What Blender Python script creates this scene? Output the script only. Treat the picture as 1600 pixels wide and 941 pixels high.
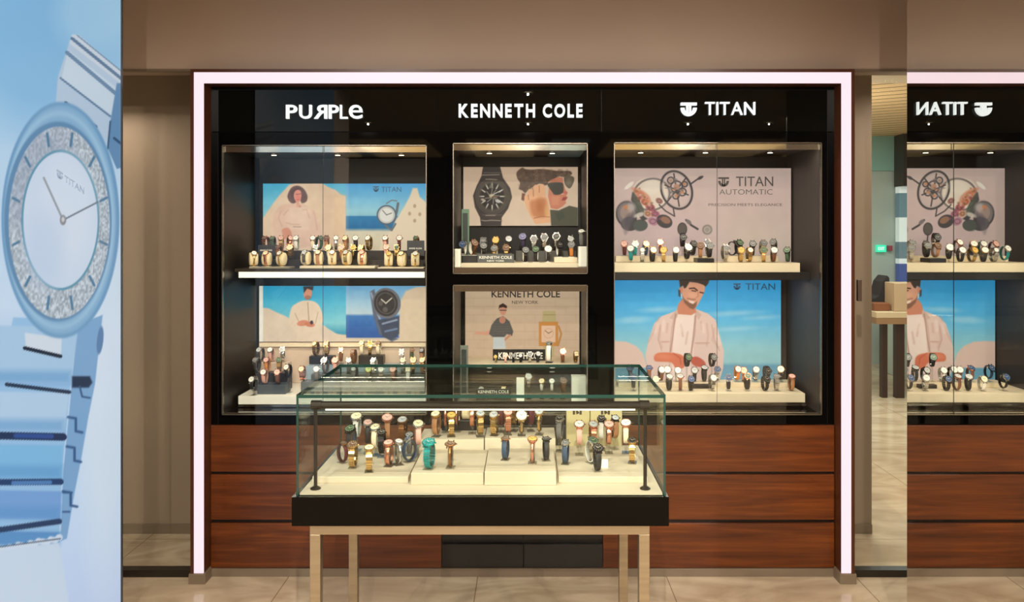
import bpy, math, random
import numpy as np
from mathutils import Vector, Matrix
random.seed(7)
R = math.radians
for o in list(bpy.data.objects): bpy.data.objects.remove(o)
scene = bpy.context.scene
COL = scene.collection

# ------------------------------------------------------------------ camera
F, CX, CY, EYE = 1250.0, 825.0, 365.0, 1.636
cam_d = bpy.data.cameras.new('camera'); cam = bpy.data.objects.new('camera', cam_d); COL.objects.link(cam)
cam.location = (0, 0, EYE); cam.rotation_euler = (R(90), 0, 0)
cam_d.sensor_width = 36; cam_d.lens = F/1600*36
cam_d.shift_x = (800-CX)/1600; cam_d.shift_y = -(470.5-CY)/1600
cam_d.clip_start = .05
scene.camera = cam
# ------------------------------------------------------------------ exposure, world
vs = scene.view_settings
vs.view_transform = 'Standard'; vs.look = 'None'; vs.gamma = 1; vs.exposure = 0.0; vs.use_curve_mapping = False
w = bpy.data.worlds.new('world'); scene.world = w; w.use_nodes = True
w.node_tree.nodes['Background'].inputs[0].default_value = (1.0, .86, .70, 1)
w.node_tree.nodes['Background'].inputs[1].default_value = .32

def light(name, kind, loc, power, color=(1, .86, .68), size=.1, size_y=None, rot=(0, 0, 0), spot=None, spread=None, blend=.6):
    d = bpy.data.lights.new(name, kind); o = bpy.data.objects.new(name, d); COL.objects.link(o)
    o.location = loc; o.rotation_euler = rot; d.energy = power; d.color = color
    if kind == 'AREA':
        d.size = size
        if size_y: d.shape = 'RECTANGLE'; d.size_y = size_y
        if spread: d.spread = spread
    else:
        d.shadow_soft_size = size
        if spot: d.spot_size = spot; d.spot_blend = blend
    return o
# ceiling downlights of the shop (rear rows follow their reflections in the fascia, front pair set by its wall light)
CEIL = 3.0
DOWN = [(-1.95, -2.1), (0, -2.1), (1.95, -2.1), (-2.1, 0.0), (0, 0.0), (2.25, 0.0), (-1.0, 1.5), (1.0, 1.5)]
for x, y in DOWN:
    light('downlight_lamp', 'SPOT', (x, y, CEIL-.03), 320 if y == 0 else 270 if y < 0 else 70, (1, .91, .80), .009, spot=R(174), blend=.3)
# corridor behind the glass
light('corridor_lamp_and_fill', 'AREA', (3.6, 7.4, 2.80), 75, (.9, 1, .93), 2.2, 2.0)
light('corridor_lamp_and_fill', 'AREA', (-2.3, 4.1, 2.3), 3.5, (1, .86, .7), .4, .3)
light('corridor_lamp_and_fill', 'AREA', (2.3, 4.08, 2.4), 10, (1, .88, .76), .4, .3)  # fill added between partition and rear wall, brightens the right wall strip
light('corridor_lamp_and_fill', 'POINT', (2.5, 7.2, 2.0), 45, (1, .92, .78), .1)  # added fill hidden behind the rear wall, brightens the slat ceiling
light('corridor_lamp_and_fill', 'AREA', (2.2, 5.2, 2.6), 25, (1, .92, .8), .6, .6)

# ------------------------------------------------------------------ helpers
def P(sx, sy, Y): return Vector(((sx-CX)*Y/F, Y, EYE+(CY-sy)*Y/F))
def PX(sx, Y): return (sx-CX)*Y/F
def PZ(sy, Y): return EYE+(CY-sy)*Y/F
def lin(c):
    out = []
    for v in c:
        v = v/255.0
        out.append(v/12.92 if v <= .04045 else ((v+.055)/1.055)**2.4)
    return tuple(out)
MATS = {}
def mat(name, col, rough=.5, metal=0.0, emit=None, es=1.0, spec=.5, coat=0.0):
    if name in MATS: return MATS[name]
    m = bpy.data.materials.new(name); m.use_nodes = True
    b = m.node_tree.nodes['Principled BSDF']
    b.inputs['Base Color'].default_value = (*lin(col), 1)
    b.inputs['Roughness'].default_value = rough; b.inputs['Metallic'].default_value = metal
    b.inputs['Specular IOR Level'].default_value = spec
    b.inputs['Coat Weight'].default_value = coat
    if emit: b.inputs['Emission Color'].default_value = (*lin(emit), 1); b.inputs['Emission Strength'].default_value = es
    MATS[name] = m
    return m
def noise_mat(name, col, col2, rough=.5, metal=0.0, scale=(6, 6, 6), detail=4, spec=.5, bump=0.0):
    """two tones mixed by world-space noise"""
    m = mat(name, col, rough, metal, spec=spec); nt = m.node_tree; N = nt.nodes; L = nt.links
    b = N['Principled BSDF']
    g = N.new('ShaderNodeNewGeometry'); mp = N.new('ShaderNodeMapping'); mp.inputs['Scale'].default_value = scale
    n = N.new('ShaderNodeTexNoise'); n.inputs['Scale'].default_value = 1; n.inputs['Detail'].default_value = detail
    r = N.new('ShaderNodeMapRange'); r.inputs[1].default_value = .35; r.inputs[2].default_value = .65
    mx = N.new('ShaderNodeMix'); mx.data_type = 'RGBA'
    mx.inputs[6].default_value = (*lin(col), 1); mx.inputs[7].default_value = (*lin(col2), 1)
    L.new(g.outputs['Position'], mp.inputs[0]); L.new(mp.outputs[0], n.inputs['Vector']); L.new(n.outputs[0], r.inputs[0])
    L.new(r.outputs[0], mx.inputs[0]); L.new(mx.outputs[2], b.inputs['Base Color'])
    if bump:
        bp = N.new('ShaderNodeBump'); bp.inputs['Strength'].default_value = bump; bp.inputs['Distance'].default_value = .002
        L.new(n.outputs[0], bp.inputs['Height']); L.new(bp.outputs[0], b.inputs['Normal'])
    return m
def glass_mat(name, tint, base=.04, top=.96):
    m = bpy.data.materials.new(name); m.use_nodes = True; nt = m.node_tree; N = nt.nodes; L = nt.links
    N.remove(N['Principled BSDF'])
    lw = N.new('ShaderNodeLayerWeight'); lw.inputs[0].default_value = .5
    pw = N.new('ShaderNodeMath'); pw.operation = 'POWER'; pw.inputs[1].default_value = 5
    ma = N.new('ShaderNodeMath'); ma.operation = 'MULTIPLY_ADD'; ma.inputs[1].default_value = top; ma.inputs[2].default_value = base
    tr = N.new('ShaderNodeBsdfTransparent'); tr.inputs[0].default_value = (*tint, 1)
    gl = N.new('ShaderNodeBsdfGlossy'); gl.inputs['Roughness'].default_value = 0.0; gl.inputs[0].default_value = (1, 1, 1, 1)
    mx = N.new('ShaderNodeMixShader')
    L.new(lw.outputs['Facing'], pw.inputs[0]); L.new(pw.outputs[0], ma.inputs[0]); L.new(ma.outputs[0], mx.inputs[0])
    L.new(tr.outputs[0], mx.inputs[1]); L.new(gl.outputs[0], mx.inputs[2]); L.new(mx.outputs[0], N['Material Output'].inputs[0])
    return m
GLASS = glass_mat('clear_glass', (.97, .985, .975), .02)
TGLASS = glass_mat('table_glass', (.93, .965, .95), .012, .30)
ACRYL = glass_mat('clear_acrylic', (.90, .90, .88), .05)
GEDGE = mat('green_glass_edge', (16, 56, 50), .15)
BLACK = mat('black_lacquer', (4, 4, 4), .03, spec=.12)
BLACKM = mat('black_satin', (14, 13, 12), .35)
CARC = mat('dark_grey_lining', (12, 12, 12), .4, spec=.25)
CARCR = mat('taupe_grey_lining', (44, 38, 36), .5, spec=.3)
FASC = mat('black_glass_fascia', (7, 8, 6), .0, spec=.22)
WALLM = noise_mat('greige_wall_paint', (168, 147, 130), (162, 141, 125), .55, scale=(1.2, 1.2, 1.2))
CORRM = mat('corridor_wall_paint', (146, 126, 106), .6)
SKIRT = mat('taupe_skirting', (118, 102, 84), .4)
STEEL = noise_mat('brushed_steel', (158, 146, 124), (146, 134, 114), .33, .85, scale=(3, 3, 60))
CHROME = mat('polished_trim', (205, 198, 188), .08, 1.0)
MIRROR = mat('mirror', (232, 232, 228), .0, 1.0)
BRONZE = mat('dark_bronze_tube', (42, 35, 28), .35, .6)
CREAM = mat('cream_display_board', (222, 206, 176), .5)
TCREAM = mat('table_board_cream', (204, 188, 162), .55)
CREAMF = noise_mat('cream_suede', (232, 214, 172), (224, 204, 160), .85, scale=(300, 300, 300))
WHITE = mat('white_acrylic', (245, 240, 225), .3)
LED = mat('led_diffuser', (70, 64, 66), .5, emit=(255, 229, 238), es=1.02)
LEDW = mat('warm_led_diffuser', (255, 244, 220), .5, emit=(255, 240, 205), es=1.3)
SIGN = mat('lit_white_lettering', (90, 90, 90), .5, emit=(246, 252, 250), es=.95)
INK = mat('dark_ink', (70, 66, 66), .5)
def wood():
    m = bpy.data.materials.new('reddish_brown_wood'); m.use_nodes = True; nt = m.node_tree; N = nt.nodes; L = nt.links; b = N['Principled BSDF']
    g = N.new('ShaderNodeNewGeometry')
    mp = N.new('ShaderNodeMapping'); mp.inputs['Scale'].default_value = (1.6, 6, 24)
    n = N.new('ShaderNodeTexNoise'); n.inputs['Scale'].default_value = 1; n.inputs['Detail'].default_value = 6; n.inputs['Distortion'].default_value = 1.2
    mp2 = N.new('ShaderNodeMapping'); mp2.inputs['Scale'].default_value = (5, 20, 160)
    n2 = N.new('ShaderNodeTexNoise'); n2.inputs['Scale'].default_value = 1; n2.inputs['Detail'].default_value = 3
    cr = N.new('ShaderNodeValToRGB'); e = cr.color_ramp.elements
    e[0].position = .30; e[0].color = (*lin((64, 26, 5)), 1); e[1].position = .72; e[1].color = (*lin((122, 62, 18)), 1)
    k = e.new(.52); k.color = (*lin((94, 44, 10)), 1)
    mx = N.new('ShaderNodeMix'); mx.data_type = 'FLOAT'; mx.inputs[0].default_value = .3
    L.new(g.outputs['Position'], mp.inputs[0]); L.new(mp.outputs[0], n.inputs['Vector'])
    L.new(g.outputs['Position'], mp2.inputs[0]); L.new(mp2.outputs[0], n2.inputs['Vector'])
    L.new(n.outputs[0], mx.inputs[2]); L.new(n2.outputs[0], mx.inputs[3]); L.new(mx.outputs[0], cr.inputs[0]); L.new(cr.outputs[0], b.inputs['Base Color'])
    b.inputs['Roughness'].default_value = .32
    return m
WOOD = wood()
WOODD = mat('dark_wood_edge', (72, 36, 18), .35)
def marble():
    m = bpy.data.materials.new('polished_beige_marble'); m.use_nodes = True; nt = m.node_tree; N = nt.nodes; L = nt.links; b = N['Principled BSDF']
    g = N.new('ShaderNodeNewGeometry')
    mp = N.new('ShaderNodeMapping'); mp.inputs['Scale'].default_value = (1.5, 3.2, 1); mp.inputs['Rotation'].default_value = (0, 0, .5)
    n = N.new('ShaderNodeTexNoise'); n.inputs['Scale'].default_value = 1.3; n.inputs['Detail'].default_value = 8; n.inputs['Distortion'].default_value = 1.8
    cr = N.new('ShaderNodeValToRGB'); e = cr.color_ramp.elements
    e[0].position = .32; e[0].color = (*lin((178, 156, 128)), 1); e[1].position = .66; e[1].color = (*lin((212, 192, 164)), 1)
    mp2 = N.new('ShaderNodeMapping'); mp2.inputs['Location'].default_value = (.24, .22, 0)
    br = N.new('ShaderNodeTexBrick'); br.offset = 0; br.inputs['Scale'].default_value = 1
    br.inputs['Brick Width'].default_value = .9; br.inputs['Row Height'].default_value = .9; br.inputs['Mortar Size'].default_value = .0022; br.inputs['Mortar Smooth'].default_value = 0
    br.inputs['Color1'].default_value = (1, 1, 1, 1); br.inputs['Color2'].default_value = (1, 1, 1, 1); br.inputs['Mortar'].default_value = (.45, .4, .35, 1)
    mx = N.new('ShaderNodeMix'); mx.data_type = 'RGBA'; mx.blend_type = 'MULTIPLY'; mx.inputs[0].default_value = 1
    L.new(g.outputs['Position'], mp.inputs[0]); L.new(mp.outputs[0], n.inputs['Vector']); L.new(n.outputs[0], cr.inputs[0])
    L.new(g.outputs['Position'], mp2.inputs[0]); L.new(mp2.outputs[0], br.inputs['Vector'])
    L.new(cr.outputs[0], mx.inputs[6]); L.new(br.outputs[0], mx.inputs[7]); L.new(mx.outputs[2], b.inputs['Base Color'])
    b.inputs['Roughness'].default_value = .12
    return m
MARBLE = marble()
def slat_mat():
    m = bpy.data.materials.new('pale_wood_slats'); m.use_nodes = True; nt = m.node_tree; N = nt.nodes; L = nt.links; b = N['Principled BSDF']
    g = N.new('ShaderNodeNewGeometry'); mp = N.new('ShaderNodeMapping'); mp.inputs['Rotation'].default_value = (0, 0, R(30))
    wv = N.new('ShaderNodeTexWave'); wv.bands_direction = 'Y'; wv.inputs['Scale'].default_value = 1.6
    cr = N.new('ShaderNodeValToRGB'); e = cr.color_ramp.elements
    e[0].position = .02; e[0].color = (*lin((120, 92, 55)), 1); e[1].position = .12; e[1].color = (*lin((222, 190, 140)), 1)
    L.new(g.outputs['Position'], mp.inputs[0]); L.new(mp.outputs[0], wv.inputs['Vector']); L.new(wv.outputs[1], cr.inputs[0]); L.new(cr.outputs[0], b.inputs['Base Color'])
    return m

ORG = {}
class MB:
    """collects shapes (world coordinates) and links them as one mesh object"""
    def __init__(s): s.v = []; s.f = []; s.m = []
    def quad(s, pts, mi=0):
        k = len(s.v); s.v += [Vector(p) for p in pts]; s.f.append(tuple(range(k, k+len(pts)))); s.m.append(mi); return s
    def box(s, x0, x1, y0, y1, z0, z1, mi=0, M=None, faces=None):
        k = len(s.v); c = [Vector((x, y, z)) for x in (x0, x1) for y in (y0, y1) for z in (z0, z1)]
        if M: c = [M @ p for p in c]
        s.v += c
        for i, q in enumerate(((0, 1, 3, 2), (4, 6, 7, 5), (0, 4, 5, 1), (2, 3, 7, 6), (0, 2, 6, 4), (1, 5, 7, 3))):
            s.f.append(tuple(k+j for j in q)); s.m.append(faces[i] if faces else mi)   # -x +x -y +y -z +z
        return s
    def prism(s, pts, y0, y1, mi=0):
        """outline pts (x,z) counter-clockwise, extruded in Y"""
        n = len(pts); k = len(s.v)
        s.v += [Vector((x, y0, z)) for x, z in pts]+[Vector((x, y1, z)) for x, z in pts]
        s.f.append(tuple(k+i for i in range(n))); s.m.append(mi); s.f.append(tuple(k+n+i for i in range(n-1, -1, -1))); s.m.append(mi)
        for i in range(n):
            j = (i+1) % n; s.f.append((k+i, k+n+i, k+n+j, k+j)); s.m.append(mi)
        return s
    def lathe(s, prof, n, M=None, mi=0, cap=True, mis=None):
        """profile (r,z) about Z"""
        k = len(s.v)
        for r, z in prof:
            for i in range(n):
                a = 2*math.pi*i/n; p = Vector((r*math.cos(a), r*math.sin(a), z)); s.v.append(M @ p if M else p)
        for j in range(len(prof)-1):
            for i in range(n):
                i2 = (i+1) % n; s.f.append((k+j*n+i, k+j*n+i2, k+(j+1)*n+i2, k+(j+1)*n+i)); s.m.append(mis[j] if mis else mi)
        if cap:
            s.f.append(tuple(k+i for i in range(n-1, -1, -1))); s.m.append(mi)
            t = k+(len(prof)-1)*n; s.f.append(tuple(t+i for i in range(n))); s.m.append(mi)
        return s
    def tube(s, a, b, r, n=12, mi=0):
        a = Vector(a); b = Vector(b); d = b-a; M = Matrix.Translation(a) @ d.to_track_quat('Z', 'Y').to_matrix().to_4x4()
        return s.lathe([(r, 0), (r, d.length)], n, M, mi)
    def mesh(s, name, mats, org=Vector((0, 0, 0)), smooth=False):
        me = bpy.data.meshes.new(name); me.from_pydata([p-org for p in s.v], [], s.f)
        for m in (mats if isinstance(mats, (list, tuple)) else [mats]): me.materials.append(m)
        for p, mi in zip(me.polygons, s.m):
            p.material_index = mi; p.use_smooth = smooth
        me.validate(); me.update(); return me
    def build(s, name, mats, parent=None, bevel=0, label=None, cat=None, group=None, kind=None, smooth=False):
        if parent is not None: org = ORG[parent.name]
        else:
            xs = [p.x for p in s.v]; ys = [p.y for p in s.v]; zs = [p.z for p in s.v]
            org = Vector(((min(xs)+max(xs))/2, (min(ys)+max(ys))/2, min(zs)))
        o = bpy.data.objects.new(name, s.mesh(name, mats, org, smooth)); COL.objects.link(o)
        if parent is not None: o.parent = parent
        else: o.location = org
        ORG[o.name] = org
        if bevel:
            b = o.modifiers.new('bevel', 'BEVEL'); b.width = bevel; b.segments = 2; b.limit_method = 'ANGLE'
        tag(o, label, cat, group, kind); return o
def tag(o, label=None, cat=None, group=None, kind=None):
    if label: o['label'] = label
    if cat: o['category'] = cat
    if group: o['group'] = group
    if kind: o['kind'] = kind
def thing(name, label, cat, loc, group=None):
    o = bpy.data.objects.new(name, None); COL.objects.link(o); o.location = loc; o.empty_display_size = .05
    ORG[o.name] = Vector(loc); tag(o, label, cat, group); return o
def struct(name, mb, m, parent=None, label=None, bevel=0):
    return mb.build(name, m, parent, bevel, label=label, kind='structure' if parent is None else None)

# text as flat-sided mesh, fitted to a box: x0..x1 (world X), z0..z1, at depth y, thickness t
def text_geo(txt, bold=0.0, mirror=False):
    cu = bpy.data.curves.new('t', 'FONT'); cu.body = txt; cu.size = 1; cu.offset = bold; cu.resolution_u = 4; cu.extrude = .5
    o = bpy.data.objects.new('t', cu); COL.objects.link(o)
    bpy.context.view_layer.update(); dg = bpy.context.evaluated_depsgraph_get()
    me = bpy.data.meshes.new_from_object(o.evaluated_get(dg))
    V = [v.co.copy() for v in me.vertices]; Fc = [tuple(p.vertices) for p in me.polygons]
    bpy.data.objects.remove(o); bpy.data.meshes.remove(me)
    if mirror: V = [Vector((-v.x, v.y, v.z)) for v in V]; Fc = [tuple(reversed(f)) for f in Fc]
    return V, Fc
def add_text(mb, txt, x0, x1, z0, z1, y, t, bold=0.0, mirror=False, mi=0):
    V, Fc = text_geo(txt, bold, mirror)
    ax = min(v.x for v in V); bx = max(v.x for v in V); ay = min(v.y for v in V); by = max(v.y for v in V)
    k = len(mb.v)
    for v in V:
        mb.v.append(Vector((x0+(v.x-ax)/(bx-ax)*(x1-x0), y-t*(v.z+.5), z0+(v.y-ay)/(by-ay)*(z1-z0))))
    for f in Fc: mb.f.append(tuple(k+i for i in f)); mb.m.append(mi)
def px_text(mb, txt, a, b, top, bot, Y, t=.002, **k):
    add_text(mb, txt, PX(a, Y), PX(b, Y), PZ(bot, Y), PZ(top, Y), Y, t, **k)
def px_word(mb, word, a, c, top, bot, Y, t, bold=0.0, gap=.25):
    """letters set one by one with open spacing; lower-case r stands for a mirrored R"""
    G = []
    for ch in word:
        V, _ = text_geo('R' if ch == 'r' else ch, bold); G.append(max(v.x for v in V)-min(v.x for v in V))
    g = gap*sum(G)/len(G); k = (c-a)/(sum(G)+g*(len(G)-1)); x = a
    for ch, w_ in zip(word, G):
        px_text(mb, 'R' if ch == 'r' else ch, x, x+w_*k, top, bot, Y, t, bold=bold, mirror=(ch == 'r')); x += (w_+g)*k
def px_logo(mb, a, b, top, bot, Y, t=.002):
    """round bowl emblem with a split T in it"""
    x0, x1, z1, z0 = PX(a, Y), PX(b, Y), PZ(top, Y), PZ(bot, Y); W = x1-x0; H = z1-z0; c = (x0+x1)/2
    mb.box(x0, x1, Y-t, Y, z1-.2*H, z1)
    mb.box(c-.15*W, c-.03*W, Y-t, Y, z0+.08*H, z1-.2*H); mb.box(c+.03*W, c+.15*W, Y-t, Y, z0+.08*H, z1-.2*H)
    o = []; i_ = []
    for k in range(17):
        a_ = math.pi+math.pi*k/16
        o.append((c+.5*W*math.cos(a_), z0+.62*H+.62*H*math.sin(a_))); i_.append((c+.27*W*math.cos(a_), z0+.62*H+.36*H*math.sin(a_)))
    for k in range(16): mb.prism([o[k], o[k+1], i_[k+1], i_[k]], Y-t, Y)

# ================================================================== painter for printed artwork
class Art:
    """colour field sampled on a grid, in reference coordinates (x right, y down)"""
    def __init__(s, x0, x1, y0, y1, step=1.0):
        s.xs = np.arange(x0, x1+step*.5, step); s.ys = np.arange(y0, y1+step*.5, step)
        s.X, s.Y = np.meshgrid(s.xs, s.ys); s.C = np.zeros(s.X.shape+(3,)); s.rng = np.random.RandomState(3)
    def vgrad(s, stops, x0=-1e9, x1=1e9):
        ys = [a for a, _ in stops]; m = (s.X >= x0) & (s.X < x1)
        for k in range(3):
            g = np.interp(s.Y, ys, [c[k] for _, c in stops]); s.C[..., k] = np.where(m, g, s.C[..., k])
    def put(s, mask, col, op=1.0):
        mask = np.clip(mask, 0, 1)[..., None]*op; s.C = s.C*(1-mask)+np.array(col, float)*mask
    def polymask(s, pts, soft=1.2, curve=False):
        pts = [tuple(map(float, p)) for p in pts]
        if curve:
            n = len(pts); q = []
            for i in range(n):
                p0, p1, p2, p3 = [np.array(pts[(i+k-1) % n]) for k in range(4)]
                for t in (0, .25, .5, .75):
                    q.append(tuple(.5*((2*p1)+(-p0+p2)*t+(2*p0-5*p1+4*p2-p3)*t*t+(-p0+3*p1-3*p2+p3)*t**3)))
            pts = q
        d = np.full(s.X.shape, 1e9); ins = np.zeros(s.X.shape, bool); n = len(pts)
        for i in range(n):
            ax, ay = pts[i]; bx, by = pts[(i+1) % n]; ex, ey = bx-ax, by-ay; L = ex*ex+ey*ey+1e-9
            t = np.clip(((s.X-ax)*ex+(s.Y-ay)*ey)/L, 0, 1)
            d = np.minimum(d, np.hypot(s.X-ax-t*ex, s.Y-ay-t*ey))
            if abs(ey) > 1e-9:
                c = ((ay > s.Y) != (by > s.Y)) & (s.X < ex*(s.Y-ay)/ey+ax); ins ^= c
        return np.clip(.5+np.where(ins, d, -d)/soft, 0, 1)
    def poly(s, pts, col, soft=1.2, op=1.0, curve=False): s.put(s.polymask(pts, soft, curve), col, op)
    def rect(s, x0, y0, x1, y1, col, soft=1.0, op=1.0): s.poly([(x0, y0), (x1, y0), (x1, y1), (x0, y1)], col, soft, op)
    def ellmask(s, cx, cy, rx, ry, rot=0, soft=1.2):
        a = R(rot); dx = s.X-cx; dy = s.Y-cy; u = dx*math.cos(a)+dy*math.sin(a); v = -dx*math.sin(a)+dy*math.cos(a)
        q = np.hypot(u/rx, v/ry); return np.clip(.5+(1-q)*min(rx, ry)/soft, 0, 1)
    def ell(s, cx, cy, rx, ry, col, rot=0, soft=1.2, op=1.0): s.put(s.ellmask(cx, cy, rx, ry, rot, soft), col, op)
    def ring(s, cx, cy, rx, ry, wd, col, rot=0, soft=1.2, op=1.0):
        s.put(s.ellmask(cx, cy, rx, ry, rot, soft)-s.ellmask(cx, cy, rx-wd, ry-wd, rot, soft), col, op)
    def line(s, pts, wd, col, soft=1.0, op=1.0):
        m = np.zeros(s.X.shape)
        for (ax, ay), (bx, by) in zip(pts[:-1], pts[1:]):
            ex, ey = bx-ax, by-ay; t = np.clip(((s.X-ax)*ex+(s.Y-ay)*ey)/(ex*ex+ey*ey+1e-9), 0, 1)
            m = np.maximum(m, np.clip(.5+(wd/2-np.hypot(s.X-ax-t*ex, s.Y-ay-t*ey))/soft, 0, 1))
        s.put(m, col, op)
    def grain(s, amp, cell=6, mask=None):
        h, w_ = s.X.shape; gh, gw = h//cell+3, w_//cell+3; g = s.rng.rand(gh, gw)
        yy = np.arange(h)/cell; xx = np.arange(w_)/cell; y0 = yy.astype(int); x0 = xx.astype(int)
        fy = (yy-y0)[:, None]; fx = (xx-x0)[None, :]
        v = (g[y0][:, x0]*(1-fy)*(1-fx)+g[y0+1][:, x0]*fy*(1-fx)+g[y0][:, x0+1]*(1-fy)*fx+g[y0+1][:, x0+1]*fy*fx)-.5
        if mask is not None: v = v*mask
        s.C += (v*amp)[..., None]
    def zoom(s, x0, y0, k): return Zoomed(s, x0, y0, k)
    def build(s, name, fn, parent, k=.8):
        """fn(X,Y)->three arrays of world coordinates"""
        h, w_ = s.X.shape; x, y, z = fn(s.X, s.Y); org = ORG[parent.name]
        co = np.stack([x-org.x, y-org.y, z-org.z], -1).reshape(-1, 3)
        me = bpy.data.meshes.new(name); me.vertices.add(h*w_); me.vertices.foreach_set('co', co.ravel())
        i = np.arange(h*w_).reshape(h, w_); q = np.stack([i[1:, :-1], i[1:, 1:], i[:-1, 1:], i[:-1, :-1]], -1).reshape(-1, 4)
        me.loops.add(q.size); me.loops.foreach_set('vertex_index', q.ravel()); me.polygons.add(len(q))
        me.polygons.foreach_set('loop_start', np.arange(len(q))*4)
        me.update(calc_edges=True)
        a = me.color_attributes.new('print', 'FLOAT_COLOR', 'POINT')
        c = np.clip(s.C, 0, 255)/255.; c = np.where(c <= .04045, c/12.92, ((c+.055)/1.055)**2.4)
        a.data.foreach_set('color', np.concatenate([c, np.ones((h, w_, 1))], -1).ravel())
        me.materials.append(print_mat(k)); o = bpy.data.objects.new(name, me); COL.objects.link(o); o.parent = parent; ORG[o.name] = org
        return o
class Zoomed:
    """paints on an Art in magnified local coordinates (origin x0,y0, k units per reference unit)"""
    def __init__(s, a, x0, y0, k): s.a, s.x0, s.y0, s.k = a, x0, y0, k
    def q(s, p): return (s.x0+p[0]/s.k, s.y0+p[1]/s.k)
    def poly(s, pts, col, soft=8, op=1.0, curve=False): s.a.poly([s.q(p) for p in pts], col, max(soft/s.k, .8), op, curve)
    def ell(s, cx, cy, rx, ry, col, rot=0, soft=8, op=1.0): x, y = s.q((cx, cy)); s.a.ell(x, y, rx/s.k, ry/s.k, col, rot, max(soft/s.k, .8), op)
    def ring(s, cx, cy, rx, ry, wd, col, rot=0, soft=8, op=1.0): x, y = s.q((cx, cy)); s.a.ring(x, y, rx/s.k, ry/s.k, wd/s.k, col, rot, max(soft/s.k, .8), op)
    def line(s, pts, wd, col, soft=6, op=1.0): s.a.line([s.q(p) for p in pts], wd/s.k, col, max(soft/s.k, .8), op)
def print_mat(k, dif=.30):
    nm = 'backlit_print_%g' % k
    if nm in MATS: return MATS[nm]
    m = bpy.data.materials.new(nm); m.use_nodes = True; N = m.node_tree.nodes; L = m.node_tree.links; b = N['Principled BSDF']
    a = N.new('ShaderNodeAttribute'); a.attribute_name = 'print'
    mu = N.new('ShaderNodeMix'); mu.data_type = 'RGBA'; mu.blend_type = 'MULTIPLY'; mu.inputs[0].default_value = 1; dif = .10 if k == .78 else dif; mu.inputs[7].default_value = (dif, dif, dif, 1)
    L.new(a.outputs[0], mu.inputs[6]); L.new(mu.outputs[2], b.inputs['Base Color']); L.new(a.outputs[0], b.inputs['Emission Color'])
    b.inputs['Emission Strength'].default_value = k; b.inputs['Roughness'].default_value = .35; b.inputs['Specular IOR Level'].default_value = .2
    m.cycles.emission_sampling = 'NONE'; MATS[nm] = m; return m

# ================================================================== the setting
YM, YF, YB, YW = 3.83, 3.74, 4.34, 3.822        # black panel plane, light frame front, back of the showcases
ZT = PZ(110, YM)
struct('floor', MB().box(-5, 7, -7, 10.2, -.05, 0), MARBLE)
ce = struct('ceiling', MB().box(-5, 3.5, -7, YM+.05, CEIL, CEIL+.05), mat('ceiling_paint', (150, 134, 116), .7))
struct('wall_back', MB().box(-5, 4.5, YM, YM+.12, ZT, CEIL), WALLM)
struct('wall_rear', MB().box(-5, PX(1362, 4.37), 4.37, 4.52, 0, 2.85), CORRM)
struct('baseboard_rear', MB().box(-5, PX(1362, 4.36)+.002, 4.355, 4.37, 0, PZ(820, 4.355)), SKIRT, bevel=.002)
struct('ceiling_corridor', MB().box(-5, 7, YM+.12, 6.46, 2.85, 2.9), mat('corridor_ceiling_paint', (196, 180, 152), .7))
struct('ceiling_slats', MB().box(-5, 7, 6.46, 10.2, 2.85, 2.9), slat_mat())
struct('wall_far', MB().box(1.5, 7, 10.0, 10.1, 0, 2.42).box(1.5, 7, 9.96, 10.1, 2.42, 2.85, 1), [mat('grey_green_wall', (168, 182, 176), .6), mat('teal_wall_band', (132, 180, 172), .5)])
struct('wall_shop_rear', MB().box(-5, 5, -6.6, -6.5, 0, CEIL), mat('opposite_wall', (92, 74, 58), .6))
# glowing ceiling panels behind the camera, placed where the polished trims mirror them
for k, (x0, x1, c) in enumerate([(-3.9, -2.9, (255, 226, 160)), (-2.6, -1.5, (250, 214, 150)), (-.9, .1, (250, 222, 170)), (.35, .9, (200, 225, 225)), (1.2, 2.6, (255, 220, 150)), (3.1, 3.9, (205, 225, 225))]):
    MB().box(x0, x1, -6.3, -3.9, 2.97, 2.999).build('ceiling_light_panel', mat('panel_glow_%d' % k, c, .5, emit=c, es=.8), label='warm lit ceiling panel opposite, mirrored in the polished showcase trims', cat='ceiling light', group='lit ceiling panels opposite the showcases')
for x, y in DOWN:
    t = thing('ceiling_downlight', 'round recessed downlight in the shop ceiling, seen in the black fascia', 'downlight', (x, y, CEIL-.012), 'recessed downlights of the shop')
    M = Matrix.Translation((x, y, CEIL-.012))
    MB().lathe([(.055, .011), (.055, 0), (.042, 0), (.036, .008)], 24, M, cap=False).build('rim', WHITE, t)
    MB().lathe([(.038, .006), (.038, .010)], 24, M).build('lens', mat('lamp_lens', (255, 240, 210), .4, emit=(255, 240, 205), es=9), t)
# columns left and right
struct('wall_left', MB().box(-2.1, -1.58, 0.6, 3.03, 0, CEIL), WALLM)
struct('wall_right', MB().box(1.476, 2.2, 0.6, 3.10, 0, CEIL), WALLM)
XMIR = 1.470
mr = thing('wall_mirror', 'tall frameless mirror on the right column, reflecting the watch showcases', 'mirror', (XMIR, 1.85, 0))
MB().box(XMIR, XMIR+.0055, .62, 3.103, .0, CEIL-.001, faces=[0, 0, 1, 1, 1, 1]).build('mirror_pane', [MIRROR, CHROME], mr)
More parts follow.
